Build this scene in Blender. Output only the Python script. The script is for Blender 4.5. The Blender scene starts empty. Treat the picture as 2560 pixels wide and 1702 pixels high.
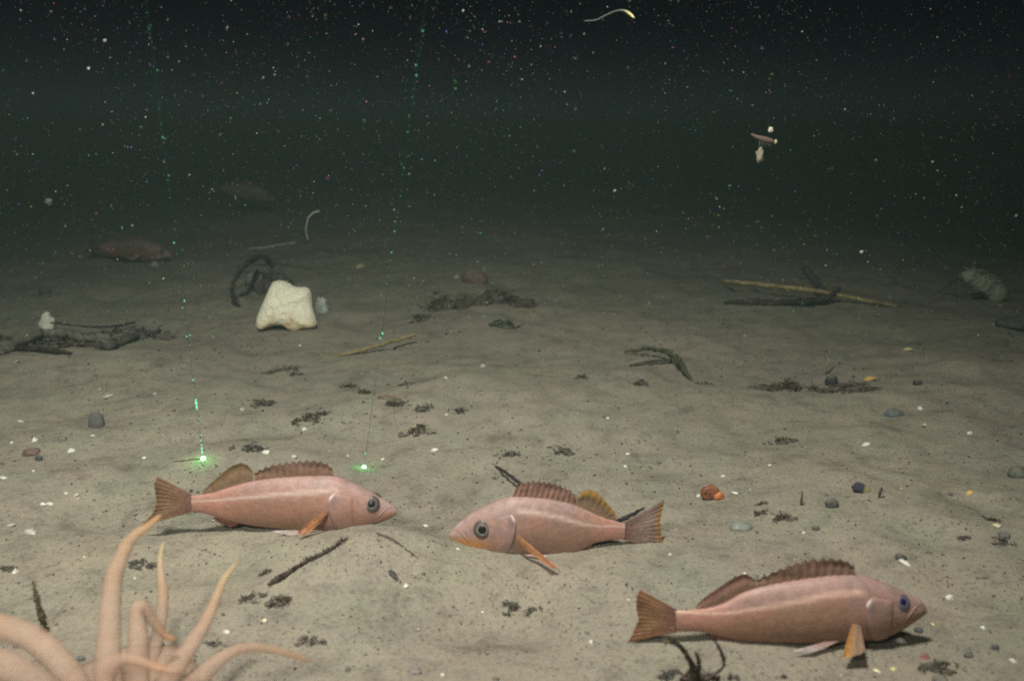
import bpy, math, random
import numpy as np
from mathutils import Vector, Matrix, noise

# ------------------------------------------------------------------ camera, world, lamp, exposure
S = bpy.context.scene
C = S.collection
F = 2217.0                      # focal length in photograph pixels (2560 wide)
CAM_Z, HORIZON = 0.19, 330.0
PITCH = math.atan((851 - HORIZON) / F)
cam_d = bpy.data.cameras.new('camera')
cam = bpy.data.objects.new('camera', cam_d)
C.objects.link(cam)
cam.location = (0, 0, CAM_Z)
cam.rotation_euler = (math.pi / 2 - PITCH, 0, 0)
cam_d.sensor_width = 36
cam_d.lens = 36 * F / 2560
cam_d.clip_start, cam_d.clip_end = 0.005, 60
cam_d.dof.use_dof = True
cam_d.dof.focus_distance = 0.52
cam_d.dof.aperture_fstop = 12
S.camera = cam

W = bpy.data.worlds.new('World')
S.world = W
W.use_nodes = True
bg = W.node_tree.nodes['Background']
bg.inputs[0].default_value = (0.32, 0.52, 0.86, 1)
bg.inputs[1].default_value = 0.005

# the vehicle's two floodlights: one high and steep, one lower beside the camera, both cut off above the water ahead
def flood(loc, aim, energy, cone, size, wide=1.0):
    l = bpy.data.lights.new('floodlight', 'SPOT')
    l.energy = energy
    l.color = (1.0, 0.945, 0.86)
    l.shadow_soft_size = size
    l.spot_size = math.radians(cone)
    l.spot_blend = 1.0
    o = bpy.data.objects.new('floodlight', l)
    C.objects.link(o)
    o.location = loc
    o.scale = (wide, 1, 1)
    o.rotation_euler = (Vector(aim) - Vector(loc)).to_track_quat('-Z', 'Y').to_euler()
flood((-0.12, 0.12, 0.78), (-0.10, 0.50, 0.0), 49, 98, .05)
flood((-0.17, -0.15, 0.42), (-0.05, 0.66, 0.0), 17, 50, .03, 1.4)

S.view_settings.view_transform = 'Standard'
S.view_settings.look = 'None'
S.view_settings.exposure = 0.0
S.view_settings.gamma = 1.0
S.render.engine = 'CYCLES'
S.cycles.max_bounces = 5
S.cycles.diffuse_bounces = 2
S.cycles.glossy_bounces = 2
S.cycles.transmission_bounces = 2
S.cycles.transparent_max_bounces = 8
S.cycles.volume_bounces = 0
S.cycles.use_denoising = False
S.cycles.filter_width = 2.0
S.cycles.sample_clamp_indirect = 2.0

# ------------------------------------------------------------------ helpers
R = random.Random(7)
FWD = Vector((0, math.cos(PITCH), -math.sin(PITCH)))
UP = Vector((0, math.sin(PITCH), math.cos(PITCH)))
EYE = Vector((0, 0, CAM_Z))
def ray(px, py):
    return FWD + Vector(((px - 1280) / F, 0, 0)) + UP * (-(py - 851) / F)
def at_depth(px, py, d):
    return EYE + ray(px, py) * d

MOUNDS = []                                     # (x, y, radius x, radius y, height)
def hgt(x, y):
    n = noise.noise
    z = 0.0085 * n(Vector((x * 5 + 3.1, y * 5, 0.4))) + 0.0046 * n(Vector((x * 14, y * 14, 2.2)))
    z += 0.0017 * n(Vector((x * 45, y * 45, 5.2)))
    z += .0075 * max(0, n(Vector((x * 19, y * 19, 11.3))) - .22) - .009 * max(0, n(Vector((x * 23, y * 23, 31.3))) - .26)   # small mounds and hollows
    if y < 2.2:
        z += 0.0007 * n(Vector((x * 130, y * 130, 7.7)))
    q = min(1.6, max(0.0, y - .85))                 # the bottom climbs gently away, more so to the left
    z += (.088 - .045 * math.tanh(x * 1.3)) * q * q / (q + .35)
    for mx, my, rx, ry, h in MOUNDS:
        q = ((x - mx) / rx) ** 2 + ((y - my) / ry) ** 2
        if q < 9: z += h * math.exp(-q)
    return z
def at(px, py, lift=0.0):
    d = ray(px, py)
    t = (CAM_Z - lift) / max(-d.z, 1e-4)
    for _ in range(14):
        p = EYE + d * t
        t += 0.7 * (p.z - lift - hgt(p.x, p.y)) / max(-d.z, 1e-4)
    return EYE + d * t
def mpp(p):                                     # metres per photograph pixel at a point
    return (p - EYE).dot(FWD) / F
for px, py, rx, ry, h in ((930, 1430, .05, .03, .016), (700, 1330, .05, .03, .006), (1560, 1460, .08, .03, .006), (1150, 1010, .09, .07, .007), (1170, 1500, .03, .03, -.006), (250, 905, .12, .06, .008),
                          (1500, 1000, .14, .08, .006), (2200, 1250, .1, .06, .004), (1240, 800, .13, .1, .010),
                          (1270, 1520, .035, .025, -.005), (640, 1130, .05, .03, .003)):
    q = at(px, py)
    MOUNDS.append((q.x, q.y, rx, ry, h))

def tag(o, label, cat, group=None, kind=None):
    if label: o['label'] = label
    if cat: o['category'] = cat
    if group: o['group'] = group
    if kind: o['kind'] = kind
    return o
def empty(name, loc):
    o = bpy.data.objects.new(name, None)
    o.empty_display_size = 0.01
    C.objects.link(o)
    o.location = loc
    return o

class MB:
    def __init__(s): s.v, s.f, s.c = [], [], []
    def add(s, vs, fs, cols=None, col=(1, 1, 1)):
        b = len(s.v)
        s.v += [tuple(q) for q in vs]
        s.f += [tuple(i + b for i in q) for q in fs]
        s.c += list(cols) if cols is not None else [col] * len(vs)
    def tube(s, pts, rad, n=8, col=(1, 1, 1), cols=None, wob=0.0, rnd=None, cap=True, flat=1.0):
        pts = [Vector(q) for q in pts]
        vs, cc, fs = [], [], []
        ref = Vector((0.13, 0.2, 1)).normalized()
        for i, q in enumerate(pts):
            t = (pts[min(i + 1, len(pts) - 1)] - pts[max(i - 1, 0)]).normalized()
            a = t.cross(ref)
            if a.length < 1e-3: a = t.cross(Vector((1, 0, 0)))
            a.normalize(); b = a.cross(t).normalized()
            for k in range(n):
                th = 2 * math.pi * k / n
                r = rad[i] * (1 + (wob * (rnd.random() - .5) * 2 if rnd else 0))
                vs.append(q + a * (math.cos(th) * r) + b * (math.sin(th) * r * flat))
                cc.append(cols[i] if cols else col)
        for i in range(len(pts) - 1):
            for k in range(n):
                fs.append((i * n + k, i * n + (k + 1) % n, (i + 1) * n + (k + 1) % n, (i + 1) * n + k))
        if cap:
            fs.append(tuple(range(n - 1, -1, -1)))
            fs.append(tuple((len(pts) - 1) * n + k for k in range(n)))
        s.add(vs, fs, cc)
    def ribbon(s, pts, wid, side, th, col):
        """a thin curled flake: strip along pts, width along side, real thickness th"""
        pts = [Vector(q) for q in pts]
        vs, fs = [], []
        n = len(pts)
        nrm = (pts[-1] - pts[0]).cross(side)
        nrm = nrm.normalized() * th * .5 if nrm.length > 1e-9 else Vector((0, 0, th * .5))
        for q, w in zip(pts, wid):
            vs += [q - side * w * .5 + nrm, q + side * w * .5 + nrm, q + side * w * .5 - nrm, q - side * w * .5 - nrm]
        for i in range(n - 1):
            for k in range(4):
                fs.append((i * 4 + k, i * 4 + (k + 1) % 4, i * 4 + 4 + (k + 1) % 4, i * 4 + 4 + k))
        fs += [(3, 2, 1, 0), tuple((n - 1) * 4 + k for k in range(4))]
        s.add(vs, fs, None, col)
    def build(s, name, m, parent=None, smooth=True, origin=None):
        me = bpy.data.meshes.new(name)
        vs = s.v
        if origin is not None:
            vs = [(q[0] - origin[0], q[1] - origin[1], q[2] - origin[2]) for q in vs]
        me.from_pydata(vs, [], s.f)
        ca = me.color_attributes.new('pigment', 'FLOAT_COLOR', 'POINT')
        arr = np.ones((len(vs), 4), np.float32)
        arr[:, :3] = np.array(s.c, np.float32)
        ca.data.foreach_set('color', arr.ravel())
        if smooth: me.polygons.foreach_set('use_smooth', [True] * len(me.polygons))
        me.materials.append(m)
        me.update()
        o = bpy.data.objects.new(name, me)
        C.objects.link(o)
        if origin is not None: o.location = origin
        if parent: o.parent = parent
        return o

def resample(pts, n, smooth=0):
    a = np.array([tuple(q) for q in pts], float)
    d = np.r_[0, np.cumsum(np.linalg.norm(np.diff(a, axis=0), axis=1))]
    u = np.linspace(0, d[-1], n)
    o = np.stack([np.interp(u, d, a[:, k]) for k in range(a.shape[1])], 1)
    for _ in range(smooth):
        q = o.copy(); q[1:-1] = .25 * o[:-2] + .5 * o[1:-1] + .25 * o[2:]; o = q
    return o
def mix(a, b, t):
    t = min(1, max(0, t))
    return tuple(x + (y - x) * t for x, y in zip(a, b))
def sstep(a, b, x):
    t = min(1, max(0, (x - a) / (b - a)))
    return t * t * (3 - 2 * t)
def nz(x, y, z=0): return noise.noise(Vector((x, y, z)))

# ------------------------------------------------------------------ materials
def new_mat(name):
    m = bpy.data.materials.new(name)
    m.use_nodes = True
    nt = m.node_tree
    return m, nt, nt.nodes['Principled BSDF']
def noise_node(nt, scale, detail=4, rough=.55):
    t = nt.nodes.new('ShaderNodeTexNoise')
    t.inputs['Scale'].default_value = scale
    t.inputs['Detail'].default_value = detail
    t.inputs['Roughness'].default_value = rough
    g = nt.nodes.get('COORD')
    if not g:
        g = nt.nodes.new('ShaderNodeTexCoord'); g.name = 'COORD'
    nt.links.new(g.outputs['Object'], t.inputs['Vector'])
    return t
def ramp(nt, src, stops):
    r = nt.nodes.new('ShaderNodeValToRGB')
    e = r.color_ramp.elements
    while len(e) < len(stops): e.new(0.5)
    for k, (p, c) in zip(e, stops):
        k.position = p; k.color = (*c, 1)
    nt.links.new(src, r.inputs[0])
    return r
def mixc(nt, mode, fac, a, b):
    n = nt.nodes.new('ShaderNodeMix'); n.data_type = 'RGBA'; n.blend_type = mode
    for sock, v in ((n.inputs[0], fac), (n.inputs[6], a), (n.inputs[7], b)):
        if hasattr(v, 'is_output'): nt.links.new(v, sock)
        elif isinstance(v, tuple): sock.default_value = (*v, 1)
        else: sock.default_value = v
    return n.outputs[2]
def bump(nt, b, src, strength, dist):
    n = nt.nodes.new('ShaderNodeBump')
    n.inputs['Strength'].default_value = strength
    n.inputs['Distance'].default_value = dist
    nt.links.new(src, n.inputs['Height'])
    nt.links.new(n.outputs[0], b.inputs['Normal'])
def pig_mat(name, rough=.7, spec=.15, nscale=300, namp=.25, bscale=400, bdist=.0005, bstr=.4, sss=0.0, transl=0.0, alpha=1.0):
    """pigment from the mesh, broken up by fine noise"""
    m, nt, b = new_mat(name)
    a = nt.nodes.new('ShaderNodeVertexColor'); a.layer_name = 'pigment'
    t = noise_node(nt, nscale, 5, .65)
    r = ramp(nt, t.outputs[0], [(.25, (1 - namp * 1.6,) * 3), (.75, (1 + namp,) * 3)])
    col = mixc(nt, 'MULTIPLY', 1.0, a.outputs[0], r.outputs[0])
    nt.links.new(col, b.inputs['Base Color'])
    b.inputs['Roughness'].default_value = rough
    b.inputs['Specular IOR Level'].default_value = spec
    if sss:
        b.inputs['Subsurface Weight'].default_value = 0.0 * sss
        b.inputs['Subsurface Radius'].default_value = (1, .5, .3)
        b.inputs['Subsurface Scale'].default_value = .003
    t2 = noise_node(nt, bscale, 3)
    bump(nt, b, t2.outputs[0], bstr, bdist)
    out = nt.nodes['Material Output']
    last = b.outputs[0]
    if transl:
        tr = nt.nodes.new('ShaderNodeBsdfTranslucent')
        nt.links.new(col, tr.inputs[0])
        mx = nt.nodes.new('ShaderNodeMixShader'); mx.inputs[0].default_value = transl
        nt.links.new(last, mx.inputs[1]); nt.links.new(tr.outputs[0], mx.inputs[2])
        last = mx.outputs[0]
    if alpha < 1:
        tp = nt.nodes.new('ShaderNodeBsdfTransparent')
        mx = nt.nodes.new('ShaderNodeMixShader'); mx.inputs[0].default_value = alpha
        nt.links.new(tp.outputs[0], mx.inputs[1]); nt.links.new(last, mx.inputs[2])
        last = mx.outputs[0]
    nt.links.new(last, out.inputs[0])
    return m

M_SKIN = pig_mat('fish_skin', .45, .25, 520, .11, 700, .0005, .3, sss=.12)
M_FIN = pig_mat('fish_fin', .6, .12, 500, .22, 700, .0002, .3, transl=.4, alpha=.82)
M_EYE = pig_mat('fish_eye', .3, .22, 900, .15, 500, .0001, .1)
M_TENT = pig_mat('tentacle_flesh', .6, .1, 110, .1, 420, .0006, .5, sss=.4, transl=.2, alpha=.46)
M_DEB = pig_mat('rotting_debris', .9, .05, 350, .5, 500, .0008, .8)
M_WOOD = pig_mat('sunken_wood', .85, .06, 260, .35, 420, .0006, .7)
M_STONE = pig_mat('silted_stone', .9, .08, 240, .35, 380, .0006, .7)
M_SHELL = pig_mat('shell', .5, .25, 350, .12, 500, .0002, .3)
M_SOFT = pig_mat('soft_body', .8, .06, 150, .09, 220, .0012, .35, sss=.15)
M_SNOW = pig_mat('drifting_floc', .8, .05, 900, .2, 900, .0002, .3, transl=.35)

def sediment():
    m, nt, b = new_mat('sediment')
    big = noise_node(nt, 7, 4)
    c1 = ramp(nt, big.outputs[0], [(.3, (.225, .203, .168)), (.5, (.253, .225, .182)), (.7, (.28, .248, .195))])
    hue = noise_node(nt, 22, 3); 
    c2 = ramp(nt, hue.outputs[0], [(.32, (.86, 1.0, .92)), (.5, (1, 1, 1)), (.68, (1.1, .97, .98))])
    a = mixc(nt, 'MULTIPLY', .35, c1.outputs[0], c2.outputs[0])
    med = noise_node(nt, 75, 5, .6)
    c3 = ramp(nt, med.outputs[0], [(.28, (.66, .66, .68)), (.48, (1, 1, 1)), (.75, (1.14, 1.12, 1.08))])
    a = mixc(nt, 'MULTIPLY', .8, a, c3.outputs[0])
    fine = noise_node(nt, 520, 4, .7)
    c4 = ramp(nt, fine.outputs[0], [(.32, (.40, .38, .36)), (.44, (.95, .95, .95)), (.7, (1.2, 1.18, 1.15))])
    a = mixc(nt, 'MULTIPLY', .75, a, c4.outputs[0])
    patch = noise_node(nt, 30, 6, .7)
    c5 = ramp(nt, patch.outputs[0], [(.54, (1, 1, 1)), (.66, (.66, .64, .63)), (.76, (.45, .43, .42))])
    a = mixc(nt, 'MULTIPLY', .75, a, c5.outputs[0])
    nt.links.new(a, b.inputs['Base Color'])
    b.inputs['Roughness'].default_value = .95
    b.inputs['Specular IOR Level'].default_value = .05
    t = noise_node(nt, 240, 6, .7)
    bump(nt, b, t.outputs[0], .55, .0016)
    return m
M_SED = sediment()

def glow(name, col, strength):
    m, nt, b = new_mat(name)
    nt.nodes.remove(b)
    e = nt.nodes.new('ShaderNodeEmission')
    e.inputs[0].default_value = (*col, 1); e.inputs[1].default_value = strength
    nt.links.new(e.outputs[0], nt.nodes['Material Output'].inputs[0])
    return m

# ------------------------------------------------------------------ sea floor
def seabed():
    xs = np.r_[-7, -4.5, -3, -2.2, -1.7, -1.4, np.linspace(-1.2, -.62, 70), np.linspace(-.615, .75, 300), np.linspace(.76, 1.2, 50), 1.4, 1.7, 2.2, 3, 4.5, 7]
    ys = np.r_[-1.5, -.6, -.1, .1, .18, .23, .26 * (1.0085 ** np.arange(0, 240)), 2.1, 2.25, 2.5, 2.8, 3.2, 4, 5, 7, 9]
    m = MB()
    nx = len(xs)
    vs = [(x, y, hgt(x, y)) for y in ys for x in xs]
    fs = [(j * nx + i, j * nx + i + 1, (j + 1) * nx + i + 1, (j + 1) * nx + i) for j in range(len(ys) - 1) for i in range(nx - 1)]
    m.add(vs, fs)
    o = m.build('seabed', M_SED)
    o['kind'] = 'structure'
seabed()

# the water: an even, faintly turbid volume
def water():
    me = bpy.data.meshes.new('haze')
    x0, x1, y0, y1, z0, z1 = -6.8, 6.8, -1.3, 8.8, -1.2, .224
    v = [(x, y, z) for z in (z0, z1) for y in (y0, y1) for x in (x0, x1)]
    me.from_pydata(v, [], [(0, 2, 3, 1), (4, 5, 7, 6), (0, 1, 5, 4), (2, 6, 7, 3), (0, 4, 6, 2), (1, 3, 7, 5)])
    m = bpy.data.materials.new('turbid_water')
    m.use_nodes = True
    nt = m.node_tree
    nt.nodes.remove(nt.nodes['Principled BSDF'])
    p = nt.nodes.new('ShaderNodeVolumePrincipled')
    p.inputs['Density'].default_value = 1.5
    p.inputs['Density Attribute'].default_value = ''
    p.inputs['Color'].default_value = (.0158, .0232, .0212, 1)
    p.inputs['Absorption Color'].default_value = (.38, .46, .42, 1)
    p.inputs['Anisotropy'].default_value = -.2
    nt.links.new(p.outputs[0], nt.nodes['Material Output'].inputs['Volume'])
    me.materials.append(m)
    o = bpy.data.objects.new('haze', me)
    C.objects.link(o)
    o['kind'] = 'stuff'
    tag(o, 'faintly turbid greenish water filling the scene above the seabed', 'water')
water()

# ------------------------------------------------------------------ rockfish
PINK = (.345, .20, .175); ROSE = (.60, .37, .32); SALMON = (.43, .205, .16); MAUVE = (.40, .275, .275)
PALE = (.55, .40, .355); BROWN = (.30, .155, .085); OLIVE = (.33, .21, .11); DARK = (.095, .04, .045); ORANGE = (.60, .27, .11)

class Fish:
    """traced side outlines are laid out in the fish's own upright plane (x along, z up), in metres"""
    def __init__(s, crop, contact, yaw=0.0, back=.008):
        ox, oy, sc = crop
        s.T = lambda q: (ox + q[0] / sc, oy + q[1] / sc)
        P = at(*contact)
        s.H = Vector((math.cos(yaw), math.sin(yaw), 0))
        s.N = Vector((math.sin(yaw), -math.cos(yaw), 0))           # towards the viewer's side
        s.P = P - s.N * back
        s.P.z = hgt(s.P.x, s.P.y)
    def L(s, q, off=0.0):                                          # traced point -> local (x, y, z); y = -off
        d = ray(*s.T(q))
        o = s.P + s.N * off
        t = (o - EYE).dot(s.N) / d.dot(s.N)
        w = EYE + d * t - s.P
        return Vector((w.dot(s.H), -off, w.z))
    def LL(s, qs, off=0.0): return [s.L(q, off) for q in qs]

def fish(f, tr, label, group, hue, root=None):
    """tr: traced outlines in crop pixels. Returns the root with its parts."""
    L, LL = f.L, f.LL
    top, bot = LL(tr['top']), LL(tr['bot'])
    x0, x1 = top[0].x, .5 * (top[-1].x + bot[-1].x)               # snout, tail base
    ln = abs(x1 - x0); sg = 1 if x1 > x0 else -1
    NT, NR = 130, 56
    ts = np.concatenate([np.linspace(0, .12, 30)[:-1] ** 1.0, np.linspace(.12, 1, NT - 29)])
    ts[:29] = .12 * (np.linspace(0, 1, 30)[:-1] ** 1.5)
    tt = lambda P: [abs(q.x - x0) / ln for q in P]
    def curve(P):
        t = np.maximum.accumulate(np.array(tt(P))); z = np.array([q.z for q in P])
        d = np.linspace(0, 1, 400); y = np.interp(d, t, z)
        for _ in range(80):
            y[1:-1] = .25 * y[:-2] + .5 * y[1:-1] + .25 * y[2:]
        return lambda u: np.interp(u, d, y)
    zt, zb = curve(top), curve(bot)
    W = ln * tr.get('wid', .082)
    wk = np.array([[0, .10], [.03, .30], [.08, .52], [.16, .78], [.26, .97], [.36, 1], [.5, .9], [.65, .66], [.8, .38], [.9, .24], [1, .17]])
    wf = lambda u: W * np.interp(u, wk[:, 0], wk[:, 1])
    bend = tr.get('bend', 0.0)
    def surf(t, ph, off=0.0):
        a, b = float(zt(t)), float(zb(t))
        h, zc = max(.0006, (a - b) * .5), (a + b) * .5
        w = float(wf(t))
        c, s_ = math.cos(ph), math.sin(ph)
        sy = math.copysign(abs(c) ** .82, c)
        y = -(w * (1 - .12 * max(0, s_)) + off) * sy
        z = zc + (h + off) * s_
        return Vector((x0 + sg * t * ln, y + bend * ln * t * t, z))
    # where is a traced point on the near flank: (t, phi)
    def tp(q):
        p = L(q, float(W) * .8)
        t = min(1, max(0, abs(p.x - x0) / ln))
        a, b = float(zt(t)), float(zb(t))
        v = (p.z - (a + b) / 2) / max(1e-4, (a - b) / 2)
        return t, math.asin(max(-.98, min(.98, v)))
    ll = [tp(q) for q in tr['lat']]
    llt = np.array([q[0] for q in ll]); llv = np.array([math.sin(q[1]) for q in ll])
    o_ = np.argsort(llt); llt, llv = llt[o_], llv[o_]
    et, eph = tp(tr['eye'])
    gt, gph = tp(tr['gill'])
    mt, mph = tp(tr['mouth'])
    mph0 = tp(tr['top'][0])[1]
    jaw, belly, backc = hue['jaw'], hue['belly'], hue['back']
    def colour(t, v, side):
        sd = hue['seed']
        n1 = nz(t * 9 + sd, v * 2.5, side); n2 = nz(t * 26 + sd, v * 7, side + 3)
        c = mix(hue['flank'], hue['flank2'], .5 + .7 * n1)
        c = mix(c, backc, sstep(.25, .95, v) * .8)
        c = mix(c, (.30, .205, .195), sstep(.02, .35, n1) * .6 * sstep(-.1, .5, v))
        c = mix(c, (.40, .19, .145), sstep(.0, -.35, n1) * .55 * sstep(.9, .3, abs(v)))
        c = mix(c, (.27, .15, .095), sstep(.05, -.5, v) * .45 * (.6 + n2) * sstep(.3, .42, t) * (1 - sstep(.7, .85, t)))
        c = mix(c, belly, sstep(-.35, -.95, v) * .85)
        c = mix(c, SALMON, sstep(.68, .88, t) * (.75 - .35 * sstep(.93, 1, t)))
        lv = float(np.interp(t, llt, llv))
        if t > llt[0] - .03:
            g = math.exp(-((v - lv) / .07) ** 2) * sstep(llt[0] - .03, llt[0] + .03, t)
            c = mix(c, hue['line'], g)
            c = mix(c, mix(hue['flank2'], BROWN, .4), .6 * sstep(lv - .08, lv - .3, v) * sstep(.28, .4, t) * (1 - sstep(.72, .9, t)))
        c = mix(c, MAUVE, (1 - sstep(.02, .16, t)) * .65 * sstep(-.2, .4, v))
        c = mix(c, jaw, (1 - sstep(.17, .28, t)) * sstep(.05, -.45, v) * hue['jawk'])
        k = ((t - et) / .05) ** 2 + ((v - math.sin(eph)) / .42) ** 2
        c = mix(c, (.30, .2, .18), .45 * math.exp(-k * .8))
        return tuple(max(.01, x * (1 + .17 * n2 + .12 * nz(t * 60 + sd, v * 16, side))) for x in c)
    # body
    m = MB()
    vs, cs, fs = [], [], []
    for t in ts:
        for k in range(NR):
            ph = 2 * math.pi * k / NR
            p = surf(t, ph)
            v = math.sin(ph)
            # mouth cleft
            if t < mt:
                mv = mph0 + (mph - mph0) * (t / mt)
                g = math.exp(-((math.asin(max(-1, min(1, v))) - mv) / .13) ** 2)
                if g > .02: p = p.lerp(Vector((p.x, p.y * .8, p.z)), g * .25)
            vs.append(p)
            c = colour(t, v, 0 if math.cos(ph) > 0 else 9)
            if t < mt:
                c = mix(c, DARK, .3 * g)
            cs.append(c)
    for i in range(len(ts) - 1):
        for k in range(NR):
            fs.append((i * NR + k, i * NR + (k + 1) % NR, (i + 1) * NR + (k + 1) % NR, (i + 1) * NR + k))
    fs += [tuple(range(NR)), tuple((len(ts) - 1) * NR + k for k in range(NR - 1, -1, -1))]
    m.add(vs, fs, cs)
    root = root or empty('rockfish', f.P)
    root.rotation_euler = (0, 0, math.atan2(f.H.y, f.H.x))
    tag(root, label, 'fish', group)
    m.build('body', M_SKIN, root)

    # fins ---------------------------------------------------------
    def fin(name, base, edge, col, rays, nu=72, nv=14, th=.0007, scallop=0.0, ripple=.00012, parent=root, mat=M_FIN):
        B, E = resample(base, nu, 2), resample(edge, nu, 1)
        m = MB()
        vs, cs, fs = [], [], []
        # normal of the sheet
        a = Vector(E.mean(0)) - Vector(B.mean(0)); b = Vector(B[-1] + E[-1] - B[0] - E[0])
        n = a.cross(b).normalized()
        for sd in (1, -1):
            for i in range(nu):
                u = i / (nu - 1)
                ph = u * rays
                tri = abs(ph - round(ph)) * 2                      # 0 on a ray, 1 between rays
                sc = 1 - scallop * (tri ** .8)
                for j in range(nv):
                    v = j / (nv - 1)
                    p = Vector(B[i]).lerp(Vector(E[i]), v * sc)
                    p += n * (ripple * math.sin(u * rays * math.pi) * v + .0012 * v * nz(u * 3, v * 2, rays))
                    p += n * sd * th * (.18 + .82 * (1 - tri) ** 2) * (1.05 - .8 * v) * (0 if i in (0, nu - 1) or j == nv - 1 else 1)
                    vs.append(p); cs.append(col(u, v, tri))
        K = nu * nv
        for sd in (0, 1):
            for i in range(nu - 1):
                for j in range(nv - 1):
                    q = (sd * K + i * nv + j, sd * K + (i + 1) * nv + j, sd * K + (i + 1) * nv + j + 1, sd * K + i * nv + j + 1)
                    fs.append(q if sd == 0 else q[::-1])
        m.add(vs, fs, cs)
        return m.build(name, mat, parent)
    H = hue
    def c_spiny(u, v, tri):
        c = mix(H['fin'], BROWN, .5 + .5 * nz(u * 14, v * 3, H['seed']))
        c = mix(c, H['spine'], .7 * (1 - tri) ** 2 * (1 - v * .7))
        return mix(c, H['tip'], sstep(.55, .95, v) * (.45 + .35 * tri))
    def c_soft(u, v, tri):
        c = mix(H['fin'], H['soft'], .4 + .6 * v + .3 * nz(u * 6, v * 3, 2))
        c = mix(c, H['spine'], .16 * (1 - tri) * (1 - v))
        return mix(c, H['softedge'], sstep(.55, .95, v) * .8)
    def c_tail(u, v, tri):
        c = mix(colour(.985, .35 - .7 * u, 0), H['tail'], sstep(.02, .5, v))
        c = mix(c, (H['tail'][0] * .55, H['tail'][1] * .55, H['tail'][2] * .55), (.12 + .25 * nz(u * 9, v * 4, 8)) * tri * sstep(.2, .7, v))
        return mix(c, H['tailedge'], sstep(.78, 1, v) * .85)
    fin('spiny_dorsal_fin', LL(tr['d1b']), LL(tr['d1e']), c_spiny, len(tr['d1e']) + 1, nu=104, scallop=.2)
    fin('soft_dorsal_fin', LL(tr['d2b']), LL(tr['d2e']), c_soft, 16, nu=110, th=.0003)
    fin('tail_fin', LL(tr['tb']), LL(tr['te']), c_tail, 24, nu=150, nv=22, th=.0003)
    fin('anal_fin', LL(tr['ab']), LL(tr['ae']), lambda u, v, tri: mix(mix(SALMON, (.34, .11, .085), v), BROWN, .4 * tri), 8, nu=34)
    # paired fins: the near one as traced, the far one its mirror
    def c_pec(u, v, tri):
        c = mix((.58, .29, .14), H['pec'], sstep(.1, .8, v))
        c = mix(c, PALE, .22 * (1 - tri) ** 2)
        c = mix(c, H['pectip'], sstep(.55, 1, v) * .7)
        return mix(c, H['pecrear'], H['pecgrad'] * sstep(.15, .55, u))
    for key, nm, splay, cf, rays in (('pec', 'pectoral_fin', .017, c_pec, 11),
                                     ('pel', 'pelvic_fin', .006, lambda u, v, tri: mix(mix(ORANGE, PALE, .6), (.74, .66, .66), v), 6)):
        if key not in tr: continue
        bq, eq = tr[key]
        t_, p_ = tp(bq[0])
        off0 = abs(surf(t_, p_).y) - .0008 - bend * ln * t_ * t_ * 0
        B = [L(q, off0) for q in bq]
        E = [L(q, off0 + splay * tr.get(key + 's', 1.0)) for q in eq]
        fin(nm, B, E, cf, rays, nu=60, nv=16, th=.0004)
        Bm = [Vector((q.x, -q.y, q.z)) for q in B]; Em = [Vector((q.x, -q.y, max(q.z, .002))) for q in E]
        fin(nm, Bm, Em, cf, rays, nu=60, nv=16, th=.0004)
    # gill covers: a plate lying over the cheek, its rear edge standing free
    for sd in (0, 1):
        m = MB(); vs, cs, fs = [], [], []
        n1, n2 = 22, 26
        t0 = gt - .10
        for i in range(n1):
            a = i / (n1 - 1)
            for j in range(n2):
                b = j / (n2 - 1)
                ph = -1.15 + 1.8 * b
                rear = gt + .022 - .085 * (1 - b) ** 2.2 - .035 * max(0, (b - .72) / .28) ** 2
                t = t0 + (rear - t0) * a
                off = .0006 * sstep(0, .75, a) * math.sin(math.pi * min(1, max(0, b * .96 + .02))) - (.0004 if a < .05 else 0)
                if j in (0, n2 - 1): off = -.0004
                p = surf(t, ph if sd == 0 else math.pi - ph, off)
                c = colour(t, math.sin(ph), 0)
                c = mix(c, MAUVE, .22 * a)
                c = mix(c, (.2, .11, .11), sstep(.90, 1, a) * .55)
                c = mix(c, (.17, .12, .13), .75 * math.exp(-((a - .8) / .18) ** 2 - ((b - .80) / .12) ** 2))
                c = mix(c, (.85, .74, .7), .9 * math.exp(-((a - .97) / .07) ** 2 - ((b - .90) / .06) ** 2))
                vs.append(p); cs.append(c)
        for i in range(n1 - 1):
            for j in range(n2 - 1):
                fs.append((i * n2 + j, (i + 1) * n2 + j, (i + 1) * n2 + j + 1, i * n2 + j + 1))
        m.add(vs, fs, cs)
        o = m.build('gill_cover', M_SKIN, root)
        md = o.modifiers.new('thickness', 'SOLIDIFY'); md.thickness = .0005; md.offset = -1
    # upper jaw plates
    for sd in (0, 1):
        m = MB(); pts = []; rad = []
        for i in range(14):
            a = i / 13
            t = .006 + mt * 1.02 * a
            ph = mph0 + (mph - mph0) * (t / mt) + .1
            pts.append(surf(t, ph if sd == 0 else math.pi - ph, -.0002)); rad.append((.0002 + .0003 * a) * (1 if i < 12 else .6))
        m.tube(pts, rad, 8, mix(mix(hue['flank'], MAUVE, .5), jaw, .35))
        m.build('jaw', M_SKIN, root)
    # eyes
    er = tr['er'] / F * (f.P - EYE).dot(FWD)
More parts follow.
